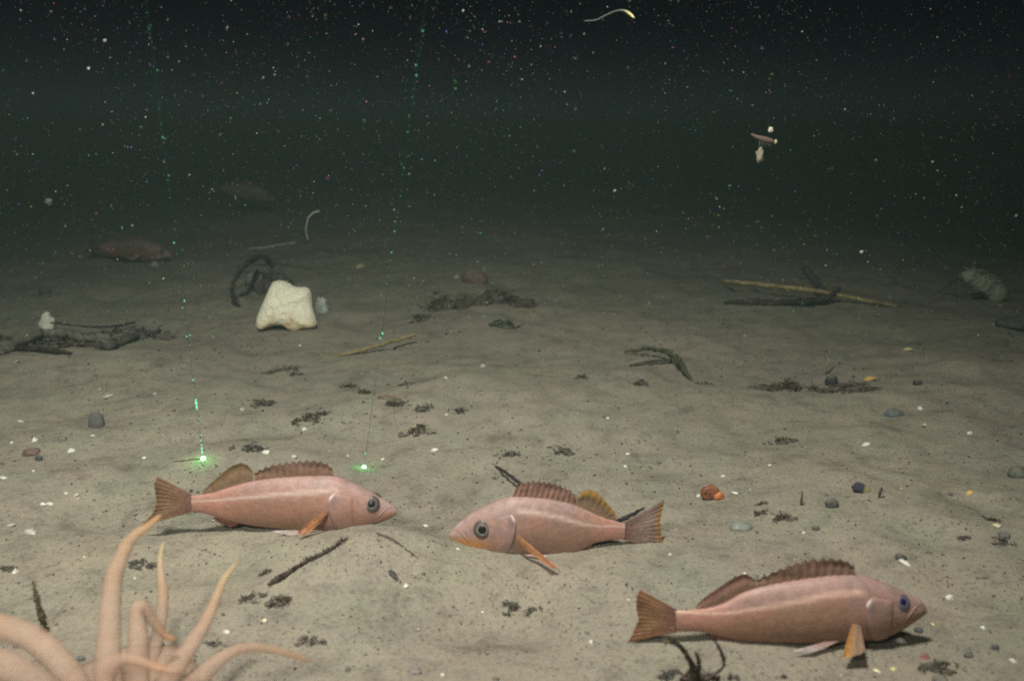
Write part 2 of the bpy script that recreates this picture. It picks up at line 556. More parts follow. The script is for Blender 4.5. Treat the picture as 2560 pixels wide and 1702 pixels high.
    for sd in (0, 1):
        ph = eph if sd == 0 else math.pi - eph
        p = surf(et, ph, -.12 * er)
        n = (surf(et, ph, .01) - p).normalized()
        n = (n + Vector((-sg * .12, -.35 if sd == 0 else .35, .0))).normalized()
        q = Vector((0, 0, 1)).rotation_difference(n).to_matrix()
        def disc(m, prof, colr, nn=28):
            vs, fs, cs = [], [], []
            for r_, z_ in prof:
                for k in range(nn):
                    th = 2 * math.pi * k / nn
                    vs.append(p + q @ Vector((math.cos(th) * r_ * er, math.sin(th) * r_ * er, z_ * er * .7))); cs.append(colr)
            for i in range(len(prof) - 1):
                for k in range(nn):
                    fs.append((i * nn + k, i * nn + (k + 1) % nn, (i + 1) * nn + (k + 1) % nn, (i + 1) * nn + k))
            fs.append(tuple((len(prof) - 1) * nn + k for k in range(nn)))
            m.add(vs, fs, cs)
        m = MB(); disc(m, [(1.05, -.35), (1.03, 0), (.97, .13), (.85, .23), (.62, .32), (.3, .36), (.05, .37)], H['iris'])
        eye = m.build('eye', M_EYE, root)
        m = MB(); disc(m, [(.60, .30), (.60, .345), (.55, .365), (.49, .365), (.47, .33)], H['ring'])
        m.build('iris_ring', M_EYE, eye)
        m = MB(); disc(m, [(.48, .30), (.47, .36), (.4, .42), (.25, .46), (.05, .475)], H['pupil'])
        m.build('pupil', M_EYE, eye)
    # the living fish is not straight: bow it sideways towards the tail
    kb = tr.get('bow', 0.0)
    for o in list(root.children_recursive):
        for v in o.data.vertices:
            u = (v.co.x - x0) * sg / ln - .35
            if u > 0: v.co.y += kb * ln * u * u
    return root

HUE1 = dict(seed=1.3, flank=PINK, flank2=(.30, .155, .118), back=(.375, .235, .215), belly=(.33, .20, .16), jaw=(.46, .24, .15), jawk=.35,
            line=PALE, fin=(.40, .26, .21), spine=(.5, .3, .24), tip=(.16, .08, .075), soft=OLIVE, softedge=(.27, .165, .07), tail=(.38, .22, .14),
            tailedge=(.28, .165, .08), pec=ORANGE, pectip=(.62, .30, .2), iris=(.085, .068, .062), ring=(.15, .125, .105), pupil=(.010, .010, .010), pecgrad=0, pecrear=PALE)
HUE2 = dict(HUE1, seed=5.1, flank=(.315, .20, .18), flank2=(.28, .165, .14), back=(.355, .235, .215), belly=(.50, .33, .27), jaw=(.50, .235, .07), jawk=.9,
            line=(.56, .40, .355), fin=(.36, .22, .19), spine=(.72, .40, .34), tip=(.17, .075, .075), soft=(.33, .23, .12), softedge=(.52, .27, .05),
            tail=(.42, .29, .265), tailedge=(.56, .29, .05), iris=(.095, .078, .074), ring=(.24, .205, .18))
HUE4 = dict(HUE1, seed=3.3, flank=(.165, .13, .11), flank2=(.185, .12, .095), back=(.17, .13, .115), belly=(.2, .15, .12), line=(.24, .18, .15), tail=(.17, .13, .1), fin=(.16, .12, .1))  # far fish: faintness by distance painted into a darker skin
HUE5 = dict(HUE4, seed=6.3, flank=(.24, .22, .17), flank2=(.22, .19, .145), back=(.22, .195, .155), belly=(.25, .22, .18), line=(.27, .24, .19), tail=(.2, .17, .13))  # greyer green, with the same dimming put into the colour
HUE3 = dict(HUE1, seed=9.7, flank=(.355, .21, .178), flank2=(.285, .165, .115), belly=(.30, .175, .105), jaw=(.30, .17, .11), jawk=.6,
            line=(.62, .41, .33), soft=(.38, .20, .15), softedge=(.34, .14, .13), tail=(.42, .225, .125), tailedge=(.38, .17, .09),
            pec=(.66, .36, .08), pectip=(.66, .36, .10), pecgrad=.85, pecrear=(.40, .28, .23), iris=(.10, .085, .11), ring=(.16, .14, .19), pupil=(.008, .01, .05))
T1 = dict(top=[(2162, 578), (2128, 545), (2080, 518), (1990, 465), (1920, 420), (1800, 365), (1620, 297), (1400, 300), (1200, 310), (1040, 325), (900, 352), (760, 390), (640, 428), (540, 450), (440, 452)],
          bot=[(2162, 622), (2140, 645), (2095, 664), (2000, 695), (1850, 740), (1650, 765), (1400, 762), (1150, 735), (950, 712), (800, 682), (660, 640), (560, 602), (460, 592)],
          lat=[(1660, 432), (1500, 437), (1300, 450), (1100, 470), (900, 497), (700, 522), (560, 535), (440, 540)],
          eye=(1945, 553), er=19.5, gill=(1620, 560), mouth=(2010, 665),
          d1b=[(1632, 305), (1400, 312), (1200, 322), (970, 345)], d1e=[(1622, 228), (1565, 178), (1495, 158), (1420, 158), (1350, 165), (1280, 172), (1205, 182), (1130, 192), (1060, 215), (1000, 245), (965, 275)],
          d2b=[(960, 350), (760, 400), (540, 458)], d2e=[(950, 255), (905, 208), (855, 186), (780, 210), (700, 270), (620, 340), (535, 425)],
          tb=[(450, 445), (445, 595)], te=[(165, 288), (140, 350), (150, 430), (155, 520), (125, 600), (15, 705)],
          ab=[(860, 688), (640, 628)], ae=[(800, 722), (700, 705), (615, 652)],
          pec=([(1575, 575), (1600, 600), (1590, 640)], [(1330, 770), (1350, 800), (1400, 795)]), pecs=.7,
          pel=([(1560, 755), (1480, 760)], [(1250, 800), (1120, 760)]))
T1['bow'] = -.04
T2 = dict(bow=.06, top=[(158, 678), (165, 655), (190, 635), (230, 590), (330, 512), (430, 452), (560, 392), (700, 342), (760, 332), (900, 337), (1080, 357), (1280, 402), (1400, 452), (1500, 502), (1600, 547), (1700, 577), (1780, 602)],
          bot=[(158, 706), (172, 735), (240, 780), (320, 815), (400, 842), (550, 865), (700, 862), (850, 866), (1000, 862), (1150, 864), (1300, 858), (1400, 825), (1480, 775), (1600, 752), (1700, 742), (1780, 742)],
          lat=[(780, 480), (900, 482), (1050, 512), (1200, 552), (1400, 620), (1550, 652), (1780, 672)],
          eye=(465, 640), er=22.5, gill=(745, 640), mouth=(330, 770), wid=.088,
          d1b=[(735, 340), (900, 345), (1080, 362), (1330, 430)], d1e=[(790, 212), (850, 192), (930, 182), (1000, 182), (1060, 192), (1120, 202), (1180, 222), (1230, 242), (1270, 264), (1300, 295), (1335, 345)],
          d2b=[(1330, 430), (1500, 512), (1660, 572)], d2e=[(1350, 330), (1400, 292), (1460, 278), (1530, 312), (1600, 390), (1680, 480), (1708, 555)],
          tb=[(1770, 595), (1765, 748)], te=[(2155, 398), (2140, 480), (2112, 590), (2120, 680), (2142, 795), (1990, 828)],
          ab=[(1290, 860), (1480, 778)], ae=[(1330, 895), (1420, 885), (1482, 800)],
          pec=([(785, 680), (780, 720), (800, 780)], [(1160, 985), (1155, 1005), (1090, 985)]), pecs=1.2,
          pel=([(800, 868), (880, 872)], [(980, 902), (1080, 884)]))
T3 = dict(bow=.03, top=[(2234, 458), (2222, 420), (2185, 390), (2110, 358), (2000, 310), (1900, 266), (1800, 236), (1720, 217), (1550, 222), (1350, 247), (1200, 272), (1050, 302), (900, 352), (800, 420), (700, 458), (600, 475), (500, 485), (425, 490)],
          bot=[(2234, 492), (2212, 518), (2170, 532), (2080, 588), (1980, 635), (1900, 662), (1830, 672), (1700, 682), (1500, 690), (1300, 697), (1100, 697), (900, 690), (760, 668), (690, 645), (600, 632), (500, 632), (425, 640)],
          lat=[(1790, 355), (1650, 360), (1500, 376), (1350, 410), (1200, 446), (1050, 482), (900, 522), (760, 546), (600, 556), (430, 552)],
          eye=(2085, 440), er=19, gill=(1810, 500), mouth=(2110, 560),
          d1b=[(1718, 228), (1550, 232), (1350, 257), (1010, 320)], d1e=[(1715, 148), (1650, 104), (1570, 88), (1500, 90), (1420, 98), (1340, 114), (1260, 138), (1180, 168), (1100, 204), (1050, 230), (1012, 258)],
          d2b=[(1010, 325), (850, 405), (590, 480)], d2e=[(1005, 258), (935, 214), (860, 238), (760, 308), (680, 358), (615, 415), (575, 465)],
          tb=[(440, 478), (440, 645)], te=[(182, 343), (152, 380), (150, 480), (168, 560), (130, 650), (85, 728)],
          ab=[(960, 690), (690, 640)], ae=[(860, 735), (760, 728), (665, 680)],
          pec=([(1700, 560), (1735, 560), (1760, 590)], [(1632, 798), (1672, 812), (1735, 800), (1795, 765)]), pecs=.7,
          pel=([(1640, 685), (1540, 690)], [(1420, 775), (1270, 765)]))
G = 'pink rockfish resting on the seabed'
F1 = Fish((350, 1100, 3.37), (790, 1332))
r1 = fish(F1, T1, 'pink rockfish with brown tail resting below the two green laser dots, head to the right', G, HUE1)
F2 = Fish((1080, 1150, 3.686), (1400, 1393))
r2 = fish(F2, T2, 'pink rockfish facing left with yellow-edged tail, in the middle of the three near fish', G, HUE2)
F3 = Fish((1540, 1360, 2.877), (1960, 1632))
r3 = fish(F3, T3, 'largest pink rockfish facing right, nearest the lower right corner, blue-black eye', G, HUE3)

# the two brownish fish farther off; distant dimness is put into their darker skin
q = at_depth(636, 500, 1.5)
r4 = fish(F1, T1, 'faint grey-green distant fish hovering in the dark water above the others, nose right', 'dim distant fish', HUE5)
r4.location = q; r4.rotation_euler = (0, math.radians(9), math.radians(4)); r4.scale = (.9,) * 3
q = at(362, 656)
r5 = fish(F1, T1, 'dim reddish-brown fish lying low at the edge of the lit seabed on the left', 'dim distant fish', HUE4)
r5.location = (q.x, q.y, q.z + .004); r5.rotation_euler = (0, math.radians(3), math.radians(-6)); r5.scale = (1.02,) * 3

# ------------------------------------------------------------------ sea anemone, lower left
def anemone():
    root = empty('sea_anemone', Vector((-.128, .262, hgt(-.128, .262))))
    tag(root, 'pale orange sea anemone with long tapering tentacles in the lower left corner', 'sea anemone')
    o = Vector(root.location)
    m = MB()
    prof = [(.026, -.006), (.025, .002), (.022, .006), (.021, .010), (.022, .0125), (.017, .0135), (.008, .0125), (.001, .012)]
    vs, fs = [], []
    for i, (r_, z_) in enumerate(prof):
        for k in range(40):
            th = 2 * math.pi * k / 40
            rr = r_ * (1 + .05 * math.sin(th * 7) + .03 * nz(math.cos(th) * 2, math.sin(th) * 2, i))
            vs.append((rr * math.cos(th), rr * math.sin(th), z_))
    for i in range(len(prof) - 1):
        for k in range(40):
            fs.append((i * 40 + k, i * 40 + (k + 1) % 40, (i + 1) * 40 + (k + 1) % 40, (i + 1) * 40 + k))
    m.add(vs, fs, None, (.60, .40, .30))
    m.build('column', M_TENT, root)
    A = (.58, .385, .30); B_ = (.62, .365, .215); Tp = (.66, .37, .09)
    X = lambda cx, cy: (cx / 2.949, 1240 + cy / 2.949)
    tents = [
        ([(1190, 132), (1150, 175), (1090, 225), (1010, 270), (950, 330), (905, 420), (860, 520), (833, 620), (815, 800), (805, 1000), (795, 1200), (800, 1400), (830, 1700)],
         [26, 46, 62, 74, 86, 102, 118, 128, 146, 168, 188, 205, 220], (.30, .272), Tp),
        ([(1212, 330), (1185, 400), (1178, 500), (1188, 600), (1205, 700), (1195, 850), (1175, 960), (1140, 1120), (1090, 1300), (1030, 1700)],
         [24, 38, 48, 62, 74, 88, 96, 108, 125, 150], (.34, .29), (.62, .52, .25)),
        ([(1308, 1052), (1262, 1055), (1212, 1028), (1160, 960), (1105, 890), (1060, 820), (1030, 795), (1005, 830), (1012, 920), (1020, 1050), (1015, 1250), (990, 1700)],
         [42, 52, 58, 66, 78, 92, 104, 112, 122, 146, 175, 200], (.285, .27), (.62, .27, .09)),
        ([(1760, 470), (1725, 515), (1680, 565), (1625, 660), (1575, 800), (1505, 950), (1405, 1100), (1300, 1260), (1200, 1420), (1060, 1700)],
         [20, 40, 50, 60, 76, 98, 124, 150, 172, 190], (.315, .275), (.62, .50, .22)),
        ([(2295, 1225), (2240, 1200), (2150, 1168), (2050, 1138), (1900, 1108), (1770, 1120), (1650, 1178), (1540, 1275), (1420, 1390), (1200, 1700)],
         [20, 34, 46, 56, 66, 78, 98, 124, 150, 190], (.30, .27), (.66, .34, .09)),
        ([(-420, 1000), (-250, 930), (-80, 945), (100, 985), (250, 1050), (380, 1150), (480, 1270), (560, 1400), (700, 1700)],
         [110, 150, 175, 185, 190, 192, 195, 200, 215], (.275, .268), A),
        ([(-420, 1380), (-250, 1260), (-80, 1220), (80, 1260), (220, 1350), (360, 1460), (560, 1700)],
         [120, 170, 215, 225, 225, 220, 215], (.255, .262), A),
        ([(1322, 1292), (1250, 1282), (1150, 1262), (1060, 1225), (960, 1192), (880, 1212), (820, 1275), (775, 1380), (760, 1700)],
         [34, 50, 62, 74, 88, 100, 112, 130, 170], (.262, .262), (.60, .27, .10)),
        ([(1700, 1560), (1500, 1470), (1300, 1460), (1150, 1520), (1000, 1700)], [30, 60, 85, 110, 150], (.262, .262), Tp)]
    for pts, wid, (d0, d1), tipc in tents:
        n = 64
        P = resample([(*X(*q), w) for q, w in zip(pts, wid)], n, 6)
        m = MB(); p3, rad, cols = [], [], []
        for i in range(n):
            u = i / (n - 1)
            d = d0 + (d1 - d0) * u
            p = at_depth(P[i][0], P[i][1], d)
            g = hgt(p.x, p.y) + .0005
            r = P[i][2] / 2.949 / 2 / F * d
            if p.z < g + r * .6: p.z = g + r * .6
            p3.append(p - o)
            e = math.sqrt(max(.02, 1 - max(0, 1 - i / 3) ** 2)) if i < 3 else 1
            rad.append(r * e * (1 + .035 * nz(i * .33, d0 * 90)))
            c = mix(tipc, B_, sstep(.05, .3, u)); c = mix(c, A, sstep(.2, .55, u))
            cols.append(mix(c, (.54, .38, .295), .5 + .5 * nz(i * .14, d0 * 50)))
        m.tube(p3, rad, 22, cols=cols)
        m.build('tentacle', M_TENT, root)
anemone()

# ------------------------------------------------------------------ builders for what lies on the bottom
def wire(px_pts, n, smooth=3):
    """traced points (px, py, lift in metres, width in pixels) -> world points and radii"""
    P = resample([(q[0], q[1], q[2] * 1e4, q[3]) for q in px_pts], n, smooth)
    out, rad = [], []
    for a in P:
        p = at(a[0], a[1], a[2] / 1e4)
        out.append(p); rad.append(a[3] / 2 * mpp(p))
    return out, rad
def twig(name, label, cat, pts, col, mat=None, n=26, hair=0, hl=10, wob=.25, group=None, col2=None):
    rnd = random.Random(label)
    p3, rad = wire(pts, n)
    for i, q in enumerate(p3):
        j = mpp(q) * 1.2
        q += Vector((rnd.uniform(-j, j), rnd.uniform(-j, j), rnd.uniform(-j, j) * .5))
    m = MB()
    cols = [mix(col, col2 or tuple(x * .6 for x in col), .5 + .8 * nz(i * .4, len(label))) for i in range(n)]
    m.tube(p3, rad, 8, cols=cols, wob=wob, rnd=rnd)
    for _ in range(hair):
        i = rnd.randrange(1, n - 1); q = p3[i]; s = mpp(q)
        d = Vector((rnd.uniform(-1, 1), rnd.uniform(-1, 1), rnd.uniform(-.1, 1))).normalized() * hl * s * rnd.uniform(.4, 1.2)
        e = Vector((rnd.uniform(-1, 1), rnd.uniform(-1, 1), rnd.uniform(-1, 1))) * s * hl * .2
        r = s * rnd.uniform(.7, 1.6)
        m.tube([q, q + d * .5 + e, q + d], [r, r * .8, r * .3], 5, mix(col, cols[i], rnd.random()))
    o = m.build(name, mat or M_WOOD, origin=p3[n // 2])
    return tag(o, label, cat, group)
def lump_mesh(m, c, rx, ry, rz, col, seed, rough=.35, sub=3, sink=.25, freq=1.7, col2=None):
    import bmesh
    bm = bmesh.new(); bmesh.ops.create_icosphere(bm, subdivisions=sub, radius=1)
    vs, cs = [], []
    for v in bm.verts:
        d = v.co.normalized()
        k = 1 + rough * .8 * noise.noise(d * freq * .8 + Vector((seed, 0, 0))) + rough * .35 * noise.noise(d * freq * 2.9 + Vector((0, seed, 0))) + rough * .15 * noise.noise(d * freq * 7 + Vector((0, 0, seed)))
        vs.append((c[0] + d.x * rx * k, c[1] + d.y * ry * k, c[2] + (d.z - sink + .0) * rz * k))
        cs.append(mix(col, col2, .5 + noise.noise(d * 2.3 + Vector((seed, seed, 0)))) if col2 else col)
    fs = [tuple(v.index for v in f.verts) for f in bm.faces]
    bm.free()
    m.add(vs, fs, cs)
def stone(name, label, cat, px, py, w, h, col, seed, mat=None, rough=.3, col2=None, ry=.8, group=None, tilt=0):
    """w, h: size in photograph pixels; (px, py): centre of its base"""
    p = at(px, py); s = mpp(p)
    m = MB()
    lump_mesh(m, (0, 0, 0), w / 2 * s, w / 2 * s * ry, h * s * .66, col, seed, rough, 3, -.3, col2=col2)
    if mat is None:
        zt = max(q[2] for q in m.v)
        m.c = [mix(c, (.20, .175, .14), .7 * sstep(.35, 1.05, v[2] / zt + .35 * nz(v[0] * 400, v[1] * 400, seed))) for c, v in zip(m.c, m.v)]
    o = m.build(name, mat or M_STONE)
    o.location = p; o.rotation_euler = (0, tilt, 0)
    return tag(o, label, cat, group)
def clump(name, label, cat, px, py, w, h, col, n=26, seed=0, mound=True, col2=(.055, .043, .035), group=None, length=.35):
    """a heap of rotting shreds: a rough low mound with many small curled flakes and threads"""
    rnd = random.Random(seed * 31 + 5)
    p = at(px, py); s = mpp(p)
    SILT = (.19, .165, .13)
    m = MB()
    subs = [(rnd.gauss(0, .22), rnd.gauss(0, .13), rnd.uniform(.05, .2)) for _ in range(3 + int(w / 22))]
    def place():
        if rnd.random() < .8:
            sx, sy, sr = rnd.choice(subs)
            x, y = rnd.gauss(sx, sr * .6), rnd.gauss(sy, sr * .45)
            return x * w * s, y * w * s, min(1, math.hypot(x, y * 1.5) * 1.8)
        a, r_ = rnd.uniform(0, 6.28), rnd.random() ** .8
        k = 1 + .55 * nz(math.cos(a) * 1.3, math.sin(a) * 1.3, seed)
        return math.cos(a) * r_ * w * s * .52 * k, math.sin(a) * r_ * w * s * .34 * k, r_
    if mound:
        for k in range(max(3, int(w / 13))):
            fx, fy, r_ = place()
            sz = rnd.uniform(.06, .17) * min(w, h * 2.6) * s
            z = hgt(p.x + fx, p.y + fy) - p.z
            lump_mesh(m, (fx, fy, z), sz * rnd.uniform(.8, 1.9), sz, h * s * rnd.uniform(.15, .42) * (1.15 - .6 * r_), mix(col, SILT, rnd.uniform(.35, 1.0)), rnd.uniform(0, 90), .8, 2, .1, freq=2.6, col2=mix(col, col2, .6))
    for k in range(int(n * 3.2)):
        x, y, r_ = place()
        z0 = hgt(p.x + x, p.y + y) - p.z
        ln = s * (2 + w * length * .55 * rnd.random() ** 2.2)
        ln = min(ln, h * s * 1.5)
        th = rnd.uniform(0, 6.28); el = rnd.uniform(-.1, .75) * (1 - r_ * .7)
        d = Vector((math.cos(th) * math.cos(el), math.sin(th) * math.cos(el), math.sin(el)))
        st = Vector((x, y, z0 + rnd.random() ** 1.7 * .45 * h * s * (1 - r_)))
        c = mix(col, col2, rnd.random()); c = mix(c, SILT, rnd.random() ** 1.5 * .8)
        cv = Vector((rnd.uniform(-1, 1), rnd.uniform(-1, 1), rnd.uniform(.0, 1))) * ln * .3
        pts = [st + d * ln * u + cv * math.sin(u * 3.1) for u in (0, .25, .5, .75, 1)]
        pts = [Vector((q.x, q.y, max(q.z, hgt(p.x + q.x, p.y + q.y) - p.z + s * .3))) for q in pts]
        if rnd.random() < .45:
            wd = ln * rnd.uniform(.15, .5)
            sd = d.cross(Vector((rnd.uniform(-1, 1), rnd.uniform(-1, 1), 1))).normalized()
            m.ribbon(pts, [wd * .4, wd, wd * .8, wd * 1.05, wd * .2], sd, s * .8, c)
        else:
            r = s * rnd.uniform(.6, 1.5)
            m.tube(pts, [r, r * 1.1, r, r * .8, r * .4], 5, c)
    o = m.build(name, M_DEB, smooth=False)
    o.location = p
    return tag(o, label, cat, group)
def shell(label, px, py, w, h, seed, col=(.86, .82, .74), group='pale shell bits on the sediment', name='shell_fragment', cat='shell'):
    """a curved broken piece of shell"""
    rnd = random.Random(seed)
    p = at(px, py); s = mpp(p)
    a, b = w * s / 2, max(w * .55, h) * s / 2
    m = MB(); vs, fs = [], []
    n1, n2 = 5, 14
    edge = [1 + .28 * rnd.uniform(-1, 1) for _ in range(n2)]
    for sd in (1, 0):
        for i in range(n1):
            r_ = (i + .02) / (n1 - 1)
            for k in range(n2):
                th = 2 * math.pi * k / n2
                x, y = a * r_ * edge[k] * math.cos(th), b * r_ * edge[k] * math.sin(th)
                z = h * s * .55 * (1 - r_ ** 2) + (0 if sd else -.5 * s * 1.2)
                vs.append((x, y, z + s * 1.2))
    K = n1 * n2
    for sd in (0, 1):
        for i in range(n1 - 1):
            for k in range(n2):
                q = (sd * K + i * n2 + k, sd * K + i * n2 + (k + 1) % n2, sd * K + (i + 1) * n2 + (k + 1) % n2, sd * K + (i + 1) * n2 + k)
                fs.append(q[::-1] if sd == 0 else q)
    for k in range(n2):
        i = (n1 - 1) * n2
        fs.append((i + k, i + (k + 1) % n2, K + i + (k + 1) % n2, K + i + k))
    m.add(vs, fs, None, mix(col, (col[0] * .8, col[1] * .78, col[2] * .7), rnd.random() * .6))
    o = m.build(name, M_SHELL)
    o.location = p
    o.rotation_euler = (rnd.uniform(-.1, .5), rnd.uniform(-.35, .35), rnd.uniform(-.6, .6))
    return tag(o, label, cat, group)

BK = (.045, .036, .03); BR = (.11, .075, .05); GR = (.12, .115, .105); TAN = (.30, .235, .13)

# sticks and twigs
twig('stick', 'straight tan stick propped on the sediment below the cream cushion star', 'stick',
     [(828, 892, .000, 7), (880, 882, .002, 10), (950, 862, .006, 11), (1040, 836, .011, 8)], (.34, .26, .14), n=24, wob=.12)
twig('stick', 'long pale straw-coloured stick lying far off on the right', 'stick',
     [(1808, 702, .012, 9), (1900, 711, .012, 11), (2040, 727, .012, 11), (2090, 736, .010, 9), (2170, 752, .006, 8), (2248, 766, .001, 6)], (.50, .385, .20), n=40, wob=.15)
twig('stick', 'short dark stub leaning on the long straw-coloured stick', 'stick',
     [(2015, 675, .03, 20), (2035, 700, .02, 20), (2060, 728, .008, 14)], (.09, .085, .09), n=14)
twig('seaweed_frond', 'dark frond lying under the long straw-coloured stick', 'seaweed',
     [(1812, 758, .001, 10), (1880, 756, .003, 16), (1950, 757, .003, 14), (2020, 756, .004, 18), (2070, 745, .010, 18), (2100, 722, .014, 8)], (.09, .08, .065), M_DEB, hair=140, hl=16, n=36, wob=.5)
twig('twig', 'thin black twig sticking out above the dorsal fin of the middle fish', 'twig',
     [(1238, 1164, .001, 3), (1258, 1176, .004, 7), (1285, 1196, .005, 9), (1320, 1222, .003, 8)], (.05, .042, .04))
twig('twig', 'short black twig behind the tail of the middle fish', 'twig',
     [(1528, 1308, .002, 6), (1560, 1296, .004, 12), (1590, 1281, .004, 9), (1612, 1268, .003, 4)], (.045, .042, .045))
twig('twig', 'knobbly dark twig slanting up the mound below the left fish', 'twig',
     [(672, 1462, .000, 14), (700, 1444, .001, 20), (722, 1430, .001, 10), (750, 1412, .001, 9), (775, 1397, .001, 6), (800, 1386, .001, 8), (818, 1376, .001, 9), (835, 1366, .001, 5), (866, 1346, .0005, 2)], (.10, .075, .062), M_DEB, n=50, hair=190, hl=12)
twig('twig', 'thin curved dark twig running down from the chin of the left fish', 'twig',
     [(940, 1332, .0, 5), (975, 1345, .0004, 7), (1005, 1364, .0004, 5), (1045, 1396, .0, 3)], (.13, .105, .085), M_DEB, hair=40, hl=6)
twig('twig', 'small upright dark twig crusted with growth left of the anemone', 'twig',
     [(80, 1450, .022, 2), (88, 1478, .018, 7), (91, 1494, .015, 15), (97, 1508, .013, 8), (100, 1528, .009, 18), (106, 1546, .006, 20), (112, 1560, .003, 9), (119, 1580, .0, 7)], (.10, .08, .07), M_DEB, n=30, hair=120, hl=11, wob=.45, col2=(.20, .16, .06))
twig('twig', 'thin pale twig standing upright in the dark debris on the right', 'twig',
     [(2076, 868, .022, 5), (2070, 900, .012, 6), (2062, 936, .0, 6)], (.30, .25, .17), n=14)
twig('twig', 'small brown stem standing upright near the black pebbles on the right', 'twig',
     [(2006, 1226, .008, 3), (2004, 1245, .004, 6), (2003, 1262, .0, 6)], (.15, .085, .07), n=12)
twig('twig', 'tiny brown sprig standing just right of the two-tone pebble', 'twig',
     [(2206, 1218, .006, 4), (2200, 1230, .003, 7), (2197, 1243, .0, 5)], (.12, .09, .09), n=12)
twig('twig', 'pale thin straw ending at the left green laser dot', 'twig',
     [(432, 1152, .001, 3), (470, 1147, .001, 4), (500, 1144, .001, 4)], (.42, .36, .24), n=14, wob=.1)
twig('twig', 'orange-brown curved thread lying in the middle debris belt', 'twig',
     [(945, 993, .001, 4), (965, 988, .003, 4), (985, 992, .002, 4), (1000, 998, .001, 3)], (.26, .14, .07), n=16)
twig('stick', 'thin pale stick lying over the dark debris behind the cream cushion star', 'stick',
     [(622, 622, .030, 5), (660, 620, .032, 7), (700, 613, .034, 6), (740, 606, .036, 4)], (.42, .37, .33), n=18)
# branch pile, left edge
twig('branch', 'thick dark waterlogged branch at the left edge, mid picture', 'branch',
     [(-60, 890, .001, 12), (0, 882, .002, 14), (40, 862, .005, 18), (75, 842, .008, 22), (120, 832, .009, 24), (190, 840, .008, 22), (250, 852, .005, 18), (290, 866, .002, 10)], (.10, .08, .068), n=48, hair=150, hl=15, wob=.5, col2=(.19, .165, .14))
twig('branch', 'thin lower branch lying in front of the thick left branch', 'branch',
     [(30, 872, .002, 8), (75, 871, .003, 12), (130, 876, .003, 14), (180, 884, .001, 8)], (.06, .04, .035), n=26, hair=40, hl=12)
twig('branch', 'curved grey branch end to the right of the thick left branch', 'branch',
     [(235, 862, .004, 10), (275, 868, .003, 18), (315, 850, .004, 16), (345, 838, .004, 18), (400, 826, .002, 8)], (.11, .10, .085), n=30, hair=40, hl=14)
twig('twig', 'thin dark twig crossing behind the thick left branch', 'twig',
     [(125, 806, .010, 4), (190, 814, .010, 5), (250, 818, .008, 6), (300, 814, .007, 8), (335, 806, .004, 5)], (.07, .06, .05), n=26, hair=24, hl=12)
clump('debris_clump', 'brown leafy debris caught under the thick left branch', 'debris', 165, 866, 190, 44, BR, 80, 1)
clump('debris_clump', 'dark debris tangled at the right end of the left branch pile', 'debris', 345, 842, 150, 60, GR, 76, 2)
clump('debris_clump', 'olive debris at the extreme left edge beside the thick branch', 'debris', 8, 850, 60, 40, (.13, .12, .05), 22, 3)
stone('pale_growth', 'white knobbly growth standing on the thick left branch', 'growth', 118, 820, 34, 42, (.72, .68, .60), 4.0, M_SOFT, .5)
